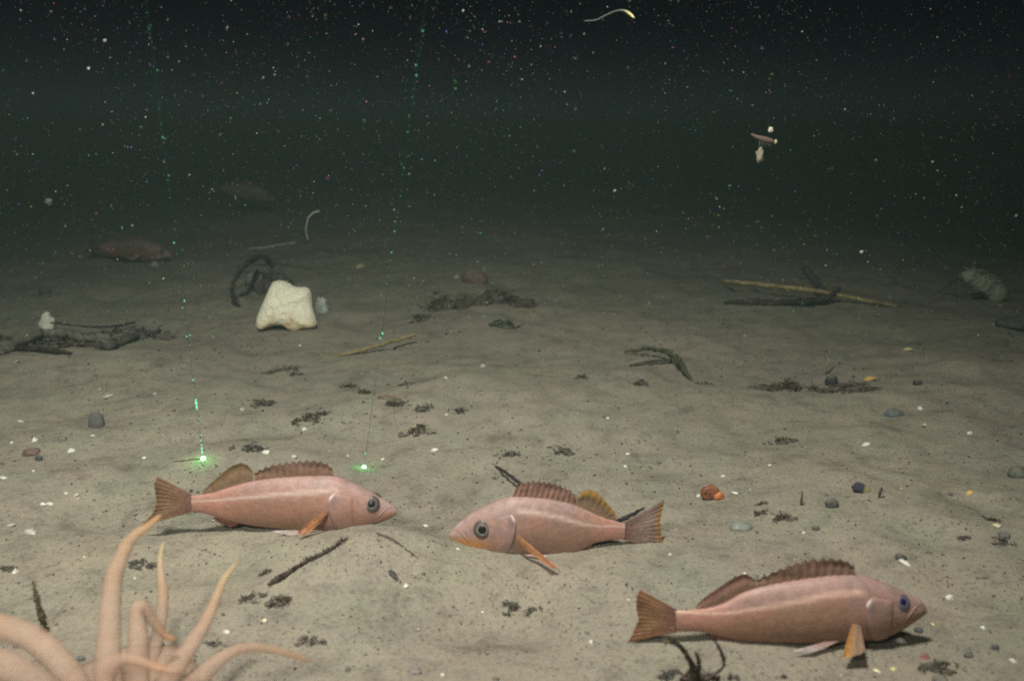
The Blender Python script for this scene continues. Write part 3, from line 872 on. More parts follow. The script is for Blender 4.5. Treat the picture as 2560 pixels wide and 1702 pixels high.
# around the cushion star
twig('seaweed_frond', 'dark arched frond to the left of the cream cushion star', 'seaweed',
     [(596, 767, .0, 7), (578, 738, .012, 9), (582, 708, .022, 7), (604, 672, .034, 10), (634, 644, .044, 14), (662, 642, .040, 10), (684, 668, .024, 12)], (.075, .068, .06), M_DEB, n=50, hair=170, hl=17, wob=.6)
clump('debris_clump', 'dark grey debris heap behind the cream cushion star', 'debris', 672, 722, 130, 80, (.10, .09, .085), 50, 5)
stone('pale_growth', 'small grey-pink lump on the debris left of the cream cushion star', 'growth', 640, 712, 40, 40, (.24, .20, .2), 11.0, M_SOFT, .45)
stone('pale_growth', 'fluffy pale tuft against the right side of the cream cushion star', 'growth', 806, 778, 34, 42, (.42, .43, .40), 17.0, M_SOFT, .55)
def cushion_star():
    root = at(712, 826)
    s = mpp(root)
    m = MB()
    # five stubby arms around a swollen disc, leaning back against the debris so that its upper side faces the water
    nt_, nr = 90, 26
    out = resample([(560 + a / 5.9, 640 + b / 5.9) for a, b in ((690, 410), (760, 385), (850, 390), (930, 430), (990, 485), (1060, 500), (1130, 478), (1200, 470), (1260, 520), (1280, 600), (1262, 680), (1290, 780), (1340, 900), (1390, 1040), (1310, 1055), (1230, 1040), (1150, 1030), (1110, 1080), (1060, 1125), (1000, 1105), (930, 1040), (870, 990), (800, 1000), (730, 1000), (660, 1025), (600, 1055), (530, 1085), (480, 1085), (450, 1000), (455, 930), (510, 800), (550, 700), (600, 600), (630, 500), (690, 410))], nt_, 8)
    cen = (712, 758)
    vs, cs, fs = [], [], []
    for sd in (1, -1):
        for j in range(nr):
            r_ = j / (nr - 1)
            for i in range(nt_):
                a = out[i]
                x = (cen[0] - 712 + (a[0] - cen[0]) * r_) * s
                z = (-(cen[1] - 826) - (a[1] - cen[1]) * r_) * s * 1.02
                th = (1 - r_ ** 3.2) ** .5 * 36 * s
                groove = 1 + .16 * math.cos(5 * (math.atan2(a[1] - cen[1], a[0] - cen[0]) + .5)) * r_
                y = -sd * th * groove * (1 if sd > 0 else .8) + (z * .42)
                vs.append((x, y + 1.2 * s * nz(x * 300, z * 300) * 3, z))
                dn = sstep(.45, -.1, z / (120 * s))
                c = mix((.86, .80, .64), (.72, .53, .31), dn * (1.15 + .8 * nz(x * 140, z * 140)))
                g = math.exp(-((x / s - 22) / 9) ** 2 - ((z / s - 28) / 22) ** 2) + .8 * math.exp(-((x / s + 24) / 9) ** 2 - ((z / s - 38) / 16) ** 2)
                cs.append(mix(c, (.48, .30, .14), .55 * g))
    K = nt_ * nr
    for sd in (0, 1):
        for j in range(nr - 1):
            for i in range(nt_):
                q = (sd * K + j * nt_ + i, sd * K + j * nt_ + (i + 1) % nt_, sd * K + (j + 1) * nt_ + (i + 1) % nt_, sd * K + (j + 1) * nt_ + i)
                fs.append(q if sd == 0 else q[::-1])
    m.add(vs, fs, cs)
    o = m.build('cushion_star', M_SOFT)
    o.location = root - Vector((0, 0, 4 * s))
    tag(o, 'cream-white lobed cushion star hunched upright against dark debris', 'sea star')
cushion_star()

# far debris, middle
clump('debris_clump', 'low dark debris mat left of the far brown clumps', 'debris', 1104, 770, 130, 58, (.085, .075, .055), 100, 7)
clump('debris_clump', 'dull grey debris patch nearest the right laser beam, far middle', 'debris', 1060, 800, 80, 34, (.08, .075, .07), 34, 8)
clump('debris_clump', 'small black knob standing at the left of the far debris', 'debris', 1091, 735, 18, 22, BK, 14, 9)
clump('debris_clump', 'largest dark brown clump in the far middle debris', 'debris', 1250, 760, 170, 84, (.085, .068, .06), 130, 10)
clump('debris_clump', 'dark knob at the right end of the far brown clumps', 'debris', 1312, 762, 50, 40, (.08, .06, .055), 30, 11)
clump('debris_clump', 'greenish shred pile in front of the far brown clumps', 'debris', 1255, 815, 90, 36, (.05, .07, .05), 36, 12)
stone('stone', 'dim reddish stone behind the far brown clumps', 'stone', 1186, 704, 66, 36, (.20, .135, .12), 21.0)
# far right
def feathery():
    p = at(2452, 752); s = mpp(p)
    rnd = random.Random(3)
    root = empty('fuzzy_sponge', p)
    tag(root, 'pale grey-green slanting fuzzy lump far off near the right edge', 'sponge')
    m = MB()
    for k in range(7):
        u = k / 6 - .5
        lump_mesh(m, ((4 + u * 78) * s, 0, (40 - u * 42) * s), 20 * s, 18 * s, (22 + 10 * u) * s, (.36, .36, .30), 3.0 + k, .55, 2, 0, col2=(.42, .41, .27))
    m.build('body', M_SOFT, root)
    m = MB()
    for k in range(420):
        a = rnd.uniform(-1.2, 1.9); e = rnd.uniform(-.4, 1.2)
        d = Vector((math.sin(a), rnd.uniform(-.6, .6), math.cos(a) * .7 - .15)).normalized()
        ln = rnd.uniform(8, 26) * s
        u = rnd.uniform(-.5, .5)
        b = Vector(((4 + u * 78) * s, rnd.uniform(-14, 14) * s, max(2, 40 - u * 42 + rnd.gauss(0, 10)) * s))
        c = Vector((rnd.uniform(-1, 1), rnd.uniform(-1, 1), rnd.uniform(-1, .3))) * ln * .4
        r = s * rnd.uniform(.8, 2.0)
        m.tube([b, b + d * ln * .5 + c * .5, b + d * ln + c], [r, r * .9, r * .4], 5, mix((.30, .32, .26), (.40, .40, .28), rnd.random()))
    m.build('fringe', M_SOFT, root)
feathery()
twig('twig', 'faint pale twig leaning left of the fuzzy slanting lump at right', 'twig', [(2345, 730, .002, 4), (2370, 712, .014, 6), (2400, 690, .03, 6)], (.25, .27, .22), n=14)
stone('stone', 'low dark rock at the right edge beyond the debris', 'stone', 2560, 820, 130, 34, (.10, .11, .10), 31.0)
clump('debris_clump', 'left dark clump of the pair beside the upright pale twig', 'debris', 1966, 972, 150, 46, (.075, .065, .045), 64, 13)
clump('debris_clump', 'right dark clump of the pair, a white shell on its edge', 'debris', 2128, 972, 130, 44, (.07, .055, .045), 60, 14)
stone('stone', 'small black stone between the two dark clumps on the right', 'stone', 2078, 962, 34, 30, (.035, .033, .045), 5.5)
stone('stone', 'blue-grey stone on the plain right of the dark clumps', 'stone', 2234, 1040, 44, 22, (.12, .14, .155), 8.5)
stone('stone', 'small dark stone right of the dark clump pair', 'stone', 2294, 960, 24, 15, (.06, .05, .055), 9.5)
clump('debris_clump', 'dark slanting chip of debris above the orange-brown snail', 'debris', 1958, 1104, 90, 24, (.10, .085, .07), 30, 15)
# olive frond, centre right
twig('seaweed_frond', 'olive green bent frond on the centre right plain', 'seaweed',
     [(1560, 880, .002, 4), (1620, 872, .006, 7), (1668, 878, .010, 10), (1694, 898, .009, 14), (1710, 924, .005, 12), (1727, 950, .001, 5)], (.10, .105, .06), M_DEB, n=36, hair=90, hl=15, wob=.5)
twig('seaweed_frond', 'thin olive streak of weed left of the bent frond', 'seaweed',
     [(1574, 914, .001, 5), (1625, 903, .003, 8), (1680, 899, .004, 7)], (.10, .10, .06), M_DEB, n=20, hair=14, hl=9)
clump('debris_clump', 'dark lump of debris under the bent olive frond', 'debris', 1602, 962, 50, 36, (.085, .08, .08), 26, 16)
clump('debris_clump', 'grey-black smear of debris left of the bent olive frond', 'debris', 1456, 944, 50, 22, (.085, .08, .07), 22, 17)
clump('debris_clump', 'tiny dark tuft at the right of the bent olive frond', 'debris', 1758, 960, 40, 26, (.10, .095, .1), 14, 18, mound=False)
# middle debris belt
for i, (px, py, w, h, col, lab) in enumerate([
    (876, 968, 40, 20, BK, 'uppermost black tuft of the middle debris belt'),
    (910, 982, 50, 14, BR, 'flat brown streak under the uppermost black tuft'),
    (992, 1012, 56, 22, (.09, .075, .04), 'olive tuft in the middle debris belt with an orange fleck'),
    (1012, 962, 46, 18, (.12, .11, .11), 'grey wisp right of the uppermost black tuft'),
    (1056, 1022, 54, 30, (.10, .09, .10), 'purple-grey tuft at the centre of the debris belt'),
    (1146, 1030, 46, 24, (.09, .055, .07), 'reddish-black tuft at the right end of the debris belt'),
    (780, 1048, 66, 42, (.17, .12, .09), 'large brown clod at the left of the debris belt'),
    (742, 1058, 34, 40, (.12, .10, .085), 'narrow grey-brown clod leaning beside the large brown clod'),
    (812, 1034, 44, 18, BK, 'black shreds right of the large brown clod'),
    (658, 1012, 74, 24, (.10, .10, .09), 'wide greenish-grey wisp left of the large brown clod'),
    (1048, 1080, 70, 44, (.16, .14, .085), 'faint olive smudge of weed below the debris belt'),
    (628, 1126, 70, 34, (.11, .105, .10), 'dark grey tuft above the back of the left fish'),
    (1406, 1128, 56, 26, (.085, .085, .05), 'olive-black tuft above the middle fish to the right'),
    (1270, 1138, 60, 10, (.13, .115, .10), 'thin dark ripple of debris above the middle fish'),
    (716, 925, 60, 22, (.15, .12, .105), 'faint brown ring of debris below the cream cushion star'),
    (672, 933, 26, 12, (.10, .05, .045), 'small dark red chip below the cream cushion star'),
    (735, 938, 40, 18, BK, 'slanting black shred below the cream cushion star'),
    (664, 1434, 40, 20, BK, 'black tuft with a white fleck left of the knobbly twig'),
    (640, 1496, 60, 34, (.10, .085, .07), 'dark shreds left of the crossed twigs on the mound'),
    (706, 1508, 80, 44, (.10, .07, .05), 'crossed brown twigs on the mound above the anemone tip'),
    (1278, 1520, 60, 20, (.055, .06, .06), 'blue-black shred in the hollow below the middle fish'),
    (1325, 1528, 44, 34, (.12, .105, .085), 'grainy brown tuft beside the blue-black shred'),
    (360, 1412, 60, 26, (.115, .105, .10), 'faint dark tuft between the two tallest tentacles'),
    (1954, 1296, 60, 24, (.10, .06, .055), 'reddish-brown leaf scrap below the orange-brown snail'),
    (1898, 1284, 46, 18, (.085, .055, .05), 'curled dark scrap left of the reddish-brown leaf scrap'),
    (1906, 1260, 30, 12, BK, 'thin black scrap above the curled dark scrap'),
    (2345, 1666, 80, 30, (.09, .085, .06), 'dark weedy scrap below the bright white shell at lower right'),
    (1660, 1692, 60, 30, (.07, .075, .09), 'blue-grey scrap left of the branching weed under the near fish'),
    (1958, 1692, 24, 16, (.06, .04, .06), 'tiny dark tuft right of the branching weed under the near fish'),
    (1835, 1694, 40, 24, (.06, .05, .06), 'dark tuft touching the right of the branching weed'),
    (770, 1604, 66, 22, (.15, .14, .14), 'grey rubble patch at the tip of the lowest arching tentacle'),
    (2508, 1355, 60, 12, (.085, .075, .08), 'dark streak of debris at the right edge beside the near fish'),
    (2408, 1346, 36, 12, (.06, .055, .06), 'small black scrap left of the right-edge streak'),
    (2486, 1302, 44, 9, (.05, .055, .04), 'slim black flake behind a white shell near the right edge'),
    (20, 1424, 50, 18, (.075, .07, .065), 'small black scrap at the left edge above the anemone'),
    (540, 1612, 44, 26, (.17, .18, .20), 'pale blue-grey smudge between two tentacles')]):
    clump('debris_tuft', lab, 'debris', px, py, w, h, col, 24 if w < 50 else 36, 40 + i, mound=(h > 16), length=.5)
def branching_weed():
    root = at(1745, 1702)
    m = MB(); rnd = random.Random(12)
    col = (.085, .06, .055)
    for pts in ([(1742, 1712, .0, 26), (1733, 1668, .010, 18), (1718, 1636, .018, 13), (1700, 1612, .024, 11), (1684, 1604, .026, 8), (1646, 1602, .022, 6)],
                [(1700, 1612, .024, 8), (1676, 1588, .028, 5), (1664, 1610, .020, 4)],
                [(1745, 1690, .006, 12), (1748, 1655, .012, 10), (1740, 1630, .020, 6)],
                [(1760, 1700, .004, 10), (1812, 1668, .008, 7), (1806, 1634, .016, 8), (1792, 1608, .022, 5), (1778, 1584, .028, 4)],
                [(1700, 1700, .002, 12), (1745, 1690, .004, 22), (1800, 1696, .003, 14)],
                [(1733, 1668, .010, 8), (1712, 1690, .006, 7), (1690, 1672, .006, 4)]):
        p3, rad = wire(pts, 22, 2)
        m.tube([q - root for q in p3], rad, 7, cols=[mix(col, (.22, .17, .07), max(0, nz(i * .5, pts[0][0]) * 2)) for i in range(22)], wob=.35, rnd=rnd)
        for _ in range(22):
            q = p3[rnd.randrange(2, 21)] - root; s = mpp(p3[0])
            d = Vector((rnd.uniform(-1, 1), rnd.uniform(-1, .6), rnd.uniform(-.2, .9))).normalized() * s * rnd.uniform(5, 16)
            m.tube([q, q + d * .6, q + d], [s * 1.4, s * 1.2, s * .5], 5, mix(col, (.2, .16, .08), rnd.random() * .6))
    o = m.build('branching_weed', M_DEB)
    o.location = root
    tag(o, 'dark branching weed in front of the belly of the near right fish', 'seaweed')
branching_weed()

# stones
for i, (px, py, w, h, col, lab) in enumerate([
    (77, 1133, 42, 16, (.14, .085, .075), 'flat reddish-brown stone near the left edge'),
    (97, 1150, 17, 17, (.06, .07, .07), 'small round dark stone just below the flat reddish one'),
    (155, 1100, 22, 12, (.15, .14, .13), 'tiny grey stone right of the flat reddish one'),
    (115, 735, 30, 22, (.075, .085, .08), 'dark round stone far off at the left'),
    (2080, 1266, 32, 26, (.05, .055, .05), 'black pebble standing right of the small brown stem'),
    (2040, 1322, 20, 9, (.05, .045, .04), 'flat tiny black pebble below the black pebble on the right'),
    (2252, 1396, 28, 16, (.07, .07, .07), 'dark pebble behind the head of the near right fish'),
    (2296, 1577, 22, 11, (.05, .055, .08), 'small blue-black pebble in front of the mouth of the near right fish'),
    (2488, 1620, 18, 14, (.07, .075, .09), 'round slate pebble at the lower right'),
    (2421, 1640, 22, 10, (.06, .06, .07), 'flat slate pebble left of the round slate pebble'),
    (1036, 1680, 34, 18, (.24, .20, .20), 'pinkish-grey stone at the bottom edge'),
    (870, 1676, 14, 14, (.12, .13, .10), 'small olive pebble on the sediment at the bottom edge'),
    (1240, 1698, 18, 10, (.11, .11, .105), 'dark pebble low at the bottom edge, right of the pinkish stone'),
    (201, 1647, 20, 11, (.13, .13, .14), 'dark speck-like pebble between the left tentacles'),
    (40, 1617, 16, 9, (.12, .12, .13), 'dark pebble seen over the leftmost tentacle'),
    (405, 1612, 12, 10, (.08, .07, .075), 'small black pebble under the bent tentacle'),
    (2350, 1700, 40, 14, (.17, .16, .14), 'low grey stone cut by the bottom edge at right'),
    (2312, 1644, 20, 16, (.30, .10, .10), 'dull red pebble below the bright white shell at lower right'),
    (2510, 1340, 34, 12, (.12, .115, .12), 'grey pebble low at the right edge'),
    (2376, 1237, 12, 8, (.10, .10, .11), 'tiny dark pebble left of the orange chip'),
    (2550, 1190, 60, 30, (.10, .11, .085), 'mossy dark stone at the right edge, mid height')]):
    stone('stone', lab, 'stone', px, py, w, h, col, i * 3.3 + 1, col2=tuple(x * 1.5 for x in col))
stone('stone', 'upright dark grey oval stone standing left of the laser beams', 'stone', 242, 1066, 40, 44, (.11, .10, .10), 8.0, M_SOFT, .14, col2=(.15, .14, .13))
stone('clam', 'grey-green ribbed clam lying left of the reddish-brown leaf scrap', 'clam', 1852, 1322, 56, 22, (.17, .18, .16), 44.0, M_SHELL, .12, col2=(.24, .25, .22))
def two_tone():
    p = at(2150, 1228); s = mpp(p); m = MB()
    lump_mesh(m, (0, 0, 8 * s), 23 * s, 16 * s, 15 * s, (.06, .06, .08), 2.0, .25, 3, 0)
    m.c = [mix((.05, .05, .07), (.40, .34, .14), sstep(-2 * s, 8 * s, v[0])) for v in m.v]
    o = m.build('stone', M_STONE); o.location = p; o.rotation_euler = (0, .3, 0)
    tag(o, 'two-tone pebble, half black and half yellowish, on the right', 'stone')
two_tone()
def mussel():
    p = at(983, 1438); s = mpp(p); m = MB(); vs, fs, cs = [], [], []
    for i in range(16):
        u = i / 15
        w = 9 * s * math.sin(math.pi * min(1, .08 + u * .86)) ** .7 * (1 - .55 * u)
        for k in range(12):
            th = 2 * math.pi * k / 12
            vs.append(((u - .5) * 42 * s, math.cos(th) * w * 1.2, 3 * s + math.sin(th) * w * .7)); cs.append(mix((.03, .03, .035), (.10, .09, .09), .5 + .5 * math.sin(u * 40)))
    for i in range(15):
        for k in range(12): fs.append((i * 12 + k, i * 12 + (k + 1) % 12, (i + 1) * 12 + (k + 1) % 12, (i + 1) * 12 + k))
    fs += [tuple(range(12)), tuple(180 + k for k in range(11, -1, -1))]
    m.add(vs, fs, cs)
    o = m.build('mussel_shell', M_SHELL); o.location = p; o.rotation_euler = (0, .12, -.95)
    tag(o, 'black slender mussel-like shell on the mound between the left and middle fish', 'shell')
mussel()
def snail():
    p = at(1778, 1246); s = mpp(p)
    root = empty('snail', p)
    tag(root, 'orange-brown snail with a dark whorl beside white chips, right of the middle fish', 'snail')
    m = MB(); pts, rad, cols = [], [], []
    for i in range(60):
        u = i / 59; a = u * 2.3 * 2 * math.pi; r = 17 * s * (1 - u) ** 1.1
        pts.append(Vector((-6 * s + math.cos(a) * r, -u * 12 * s + 2 * s, 14 * s + math.sin(a) * r * .8))); rad.append(11 * s * (1 - u * .85))
        cols.append(mix((.17, .055, .035), (.26, .10, .05), .5 + .5 * math.sin(u * 30)))
    m.tube(pts, rad, 10, cols=cols)
    m.build('shell', M_SHELL, root)
    m = MB(); lump_mesh(m, (16 * s, -2 * s, 9 * s), 15 * s, 11 * s, 12 * s, (.52, .20, .08), 6.0, .3, 3, 0, col2=(.40, .14, .06))
    m.build('foot', M_SOFT, root)
snail()

# shells: (px, py, w, h, label)
SHELLS = [
    (160, 811, 13, 10, 'tiny white chip on the thick left branch, right of the white growth'),
    (141, 852, 14, 14, 'pale chip hanging on the underside of the thick left branch'),
    (41, 906, 20, 9, 'flat pale chip below the left end of the thick branch'),
    (27, 881, 8, 6, 'tiny white speck of shell close under the left end of the thick branch'),
    (387, 668, 26, 26, 'blurred white shell under the belly of the dim reddish fish'),
    (2173, 950, 34, 16, 'white shell with an orange end on the right dark clump'),
    (2270, 876, 28, 13, 'yellowish-white shell far right, alone above the dark clumps'),
    (2300, 1022, 14, 12, 'round white shell bit right of the blue-grey stone'),
    (2312, 1066, 20, 13, 'cream shell bit lower right of the blue-grey stone'),
    (2422, 1084, 20, 9, 'white sliver far right on the plain'),
    (2165, 1112, 22, 11, 'white shell chip on the plain above the two-tone pebble'),
    (1862, 841, 9, 9, 'small pale ring-like chip far right of centre'),
    (1114, 947, 12, 11, 'round white bit at the upper right of the middle debris belt'),
    (761, 1073, 13, 10, 'bright round white bit below the large brown clod'),
    (605, 1024, 12, 9, 'pale bit left of the greenish-grey wisp'),
    (664, 1131, 26, 11, 'white curved flake beside the dark grey tuft above the left fish'),
    (735, 1143, 18, 12, 'pale grey flake just above the spiny fin of the left fish'),
    (1087, 1126, 18, 11, 'white pointed flake above and right of the right laser dot'),
    (957, 1150, 12, 9, 'small cream chip between the right laser dot and the white pointed flake'),
    (870, 1140, 7, 5, 'tiny white crumb just above the right laser dot'),
    (1116, 1038, 8, 7, 'tiny white crumb below the right end of the debris belt'),
    (1569, 1136, 13, 8, 'upper one of two white chips above the tail of the middle fish'),
    (1563, 1167, 11, 8, 'lower one of two white chips above the tail of the middle fish'),
    (1520, 1046, 8, 6, 'tiny white crumb alone on the centre plain'),
    (1769, 1217, 20, 8, 'white chip on top of the orange-brown snail'),
    (1746, 1240, 14, 9, 'white chip at the left side of the orange-brown snail'),
    (1838, 1233, 18, 7, 'slim white chip right of the orange-brown snail'),
    (1924, 1163, 11, 6, 'white crumb above and right of the orange-brown snail'),
    (1808, 1190, 12, 6, 'white crumb just above the orange-brown snail'),
    (2425, 1232, 22, 12, 'orange-yellow chip at the right edge'),
    (2491, 1314, 20, 10, 'cream chip below the slim black flake at right'),
    (2009, 1332, 8, 6, 'tiny white crumb left of the flat tiny black pebble'),
    (2262, 1407, 30, 10, 'white sliver behind the head of the near right fish'),
    (2374, 1494, 24, 14, 'bright white chip level with the eye of the near right fish'),
    (2332, 1562, 17, 9, 'yellow-white chip in front of the mouth of the near right fish'),
    (2251, 1604, 26, 20, 'brightest white shell under the chin of the near right fish'),
    (2457, 1570, 20, 12, 'white shell with a dark underside near the right edge'),
    (2532, 1652, 22, 9, 'white sliver in the lower right corner'),
    (2192, 1677, 20, 8, 'flat cream chip at the bottom edge below the near right fish'),
    (2234, 1672, 14, 10, 'yellow chip right of the flat cream chip at the bottom edge'),
    (1862, 1435, 11, 8, 'white crumb touching the soft fin of the near right fish'),
    (1675, 1386, 9, 6, 'white crumb right of the tail of the middle fish'),
    (1144, 1373, 10, 7, 'white crumb under the chin of the middle fish'),
    (1064, 1315, 16, 8, 'white chip between the snouts of the left and middle fish'),
    (1010, 1370, 9, 6, 'white crumb above the black slender shell'),
    (1016, 1466, 12, 13, 'white pointed chip below the black slender shell'),
    (662, 1551, 15, 10, 'cream chip right of the long right tentacle'),
    (566, 1579, 16, 10, 'bright white oval chip beside the long right tentacle'),
    (1046, 1574, 9, 7, 'pale bit in the middle of the bottom sediment'),
    (1207, 1531, 8, 7, 'white crumb left of the blue-black shred in the hollow'),
    (1106, 1687, 9, 8, 'white crumb at the bottom edge right of the pinkish stone'),
    (1478, 1604, 11, 9, 'white chip left of the tail of the near right fish'),
    (1571, 1500, 7, 5, 'tiny white crumb above the tail of the near right fish'),
    (107, 1260, 15, 9, 'left one of two bright white chips at left'),
    (126, 1260, 17, 9, 'right one of two bright white chips at left'),
    (192, 1238, 15, 9, 'pale chip between the two bright white chips and the left fish'),
    (165, 1234, 10, 6, 'white crumb above the two bright white chips'),
    (196, 1247, 9, 5, 'small white sliver below the pale chip near the left fish'),
    (84, 1178, 10, 6, 'white crumb below the round dark stone at left'),
    (178, 1128, 18, 14, 'white ragged chip right of the flat reddish-brown stone'),
    (87, 1102, 14, 16, 'white ring-shaped chip above the flat reddish-brown stone'),
    (30, 1107, 8, 7, 'white crumb left of the ring-shaped chip'),
    (232, 1091, 14, 8, 'pale chip at the foot of the upright dark grey stone'),
    (52, 1055, 18, 9, 'pale grey flake near the left edge above the ring-shaped chip'),
    (361, 1146, 10, 8, 'white crumb left of the left laser dot'),
    (10, 1195, 26, 5, 'thin white rod at the left edge'),
    (537, 1298, 10, 12, 'white upright chip at the belly of the left fish'),
    (75, 1332, 42, 18, 'pale clam half with a dark shadow under it above the left tentacles'),
    (27, 1313, 30, 6, 'thin pale sliver left of the pale clam half'),
    (38, 1430, 9, 17, 'white upright chip near the left edge above the tentacles'),
    (210, 1393, 7, 6, 'white crumb left of the tallest tentacle'),
    (337, 1445, 6, 5, 'white crumb between the tallest tentacle and its thin neighbour'),
    (395, 1694, 16, 14, 'glassy white bit under the front tentacle at the bottom edge'),
    (815, 1322, 9, 12, 'white chip at the root of the pectoral fin of the left fish'),
    (387, 985, 10, 8, 'pale bit left of the left laser beam'),
    (250, 975, 8, 6, 'tiny white crumb above the upright dark grey stone'),
    (270, 990, 30, 4, 'thin white thread-like sliver above the upright dark grey stone'),
    (901, 668, 26, 14, 'pale flat flake standing right of the cream cushion star'),
    (1143, 695, 16, 15, 'dim white bit on the far dim reddish stone'),
    (1208, 918, 18, 14, 'faint pale disc on the plain right of the tan stick')]
for i, (px, py, w, h, lab) in enumerate(SHELLS):
    c = (.74, .715, .66)
    if 'orange' in lab and 'snail' not in lab: c = (.70, .45, .16)
    elif 'yellow' in lab: c = (.78, .70, .36)
    elif 'cream' in lab: c = (.74, .68, .46)
    elif 'pale' in lab or 'dim' in lab or 'faint' in lab: c = (.50, .48, .43)
    elif 'clam' in lab: c = (.52, .48, .36)
    if py < 1000: c = tuple(k * .72 for k in c)                # far chips: weaker light out there painted in as darker shell
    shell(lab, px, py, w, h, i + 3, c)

# ------------------------------------------------------------------ grit on the sediment
def grit(name, label, n, col, col2, smin, smax, seed):
    rnd = random.Random(seed); m = MB()
    for _ in range(n):
        py = 690 + 1030 * rnd.random() ** .85
        px = rnd.uniform(-60, 2620)
        k = nz(px / 190, py / 110, seed)
        if rnd.random() > .55 + k * 1.3: continue
        p = at(px, py); s = mpp(p)
        L_ = rnd.uniform(smin, smax) * (rnd.random() ** 1.6 * 1.7 + .45) * s
        th = rnd.uniform(0, 3.14); a = rnd.uniform(.3, .9)
        ux, uy = Vector((math.cos(th), math.sin(th), rnd.uniform(-.2, .3))), Vector((-math.sin(th), math.cos(th), rnd.uniform(-.3, .3)))
        b = p + Vector((0, 0, L_ * .12))
        v = []
        for i in range(6):
            t_ = 6.28 * i / 6; r = L_ * .5 * rnd.uniform(.55, 1.1)
            v.append(b + ux * math.cos(t_) * r + uy * math.sin(t_) * r * a)
        v.append(b + Vector((0, 0, L_ * rnd.uniform(.15, .4)))); v.append(b - Vector((0, 0, L_ * .2)))
        f = [(i, (i + 1) % 6, 6) for i in range(6)] + [((i + 1) % 6, i, 7) for i in range(6)]
        m.add(v, f, None, mix(col, col2, rnd.random()))
    o = m.build(name, M_DEB if smax > 5 else M_SHELL, smooth=False)
    tag(o, label, 'grit', kind='stuff')
grit('dark_grit', 'dark bits of grit strewn over the grey-brown sediment', 15000, (.055, .047, .04), (.15, .125, .10), 1.3, 6, 1)
grit('pale_grit', 'pale crumbs of shell strewn over the grey-brown sediment', 900, (.55, .52, .44), (.36, .33, .27), 1.6, 4.2, 2)

# ------------------------------------------------------------------ lasers
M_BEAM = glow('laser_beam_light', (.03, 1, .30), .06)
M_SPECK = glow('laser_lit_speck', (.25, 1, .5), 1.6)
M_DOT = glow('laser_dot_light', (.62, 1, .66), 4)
def laser(px, py, qx, qy, label, seed):
    rnd = random.Random(seed)
    p = at(px, py)
    d0 = (p - EYE).dot(FWD)
    e = at_depth(qx, qy, d0 * .575)
    e2 = p + (e - p) * 1.35                                  # runs on above the frame
    root = empty('laser_beam', p)
    tag(root, label, 'laser beam', 'two parallel green laser beams')
    m = MB(); u = .02
    while u < .999:                                              # the beam shows only where there is matter to light up
        v = min(1, u + rnd.uniform(.01, .07))
        m.tube([(e2 - p) * u, (e2 - p) * v], [.00009 - .00003 * u, .00009 - .00003 * v], 6)
        u = v
    m.build('beam', M_BEAM, root)
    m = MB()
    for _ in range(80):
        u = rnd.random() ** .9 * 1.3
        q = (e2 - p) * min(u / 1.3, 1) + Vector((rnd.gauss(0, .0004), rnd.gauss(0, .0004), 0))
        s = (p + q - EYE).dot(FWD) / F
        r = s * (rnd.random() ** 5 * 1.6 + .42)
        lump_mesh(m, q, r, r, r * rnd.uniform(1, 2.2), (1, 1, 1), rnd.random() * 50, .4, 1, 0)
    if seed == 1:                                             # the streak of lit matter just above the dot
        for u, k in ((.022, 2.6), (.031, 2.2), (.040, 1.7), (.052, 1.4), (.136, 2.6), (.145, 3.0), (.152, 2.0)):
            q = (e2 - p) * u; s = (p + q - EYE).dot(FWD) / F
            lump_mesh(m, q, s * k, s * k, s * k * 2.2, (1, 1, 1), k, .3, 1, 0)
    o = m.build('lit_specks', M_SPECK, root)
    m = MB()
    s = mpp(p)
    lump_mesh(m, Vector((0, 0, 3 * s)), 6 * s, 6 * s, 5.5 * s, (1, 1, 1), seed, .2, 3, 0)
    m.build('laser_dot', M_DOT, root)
    l = bpy.data.lights.new('laser_glow', 'SPOT'); l.spot_size = 2.9; l.spot_blend = 1.0
    l.energy = .0058 if seed == 1 else .0046; l.color = (.08, 1, .2); l.shadow_soft_size = .0025
    lo = bpy.data.objects.new('laser_glow', l); C.objects.link(lo)
    lo.parent = root; lo.location = (0, -.0025, .0072)
laser(508, 1148, 365, 0, 'left green laser beam ending in a bright dot above the tail of the left fish', 1)
laser(910, 1170, 1065, 0, 'right green laser beam ending in a bright dot above the head of the left fish', 2)

# ------------------------------------------------------------------ drifting matter
def floc(seed, stretch=1.0, shade=.5):
    m = MB()
    lump_mesh(m, (0, 0, 0), 1, 1 / stretch ** .5, 1 / stretch ** .5, tuple(shade * k for k in (1, .97, .9)), seed, .55, 2, 0, freq=1.9)
    me = m.build('marine_snow_flake', M_SNOW)
    return me
protos = [floc(k * 7.7 + 2, st, sh) for k, (st, sh) in enumerate(((1, .62), (1.2, .3), (1.6, .2), (2.2, .3), (1.1, .14), (3.0, .2), (1.3, .1), (1.8, .44)))]
LAB = 'pale fleck of marine snow drifting in the dark water'
KNOWN = [(262, 102, 9), (1158, 28, 8), (1249, 55, 7), (1255, 55, 5), (1173, 167, 6), (1280, 103, 5), (128, 30, 8), (52, 27, 6), (448, 155, 7), (568, 70, 6), (578, 2, 6), (419, 50, 6),
         (222, 172, 6), (658, 195, 7), (687, 188, 6), (651, 261, 6), (200, 325, 6), (372, 112, 5), (448, 155, 5), (280, 280, 6), (1575, 3, 5), (1663, 160, 6), (1418, 262, 5), (1428, 30, 5), (1483, 133, 5), (1537, 477, 7), (1792, 497, 7),
         (2192, 540, 6), (2204, 522, 5), (2310, 495, 5), (2154, 630, 7), (2170, 655, 6), (1935, 625, 5), (2064, 664, 6), (2255, 612, 7), (985, 525, 6), (987, 555, 5), (785, 455, 5), (2540, 540, 7), (2190, 400, 7), (2290, 485, 6)]
pool = []
rs = random.Random(77)
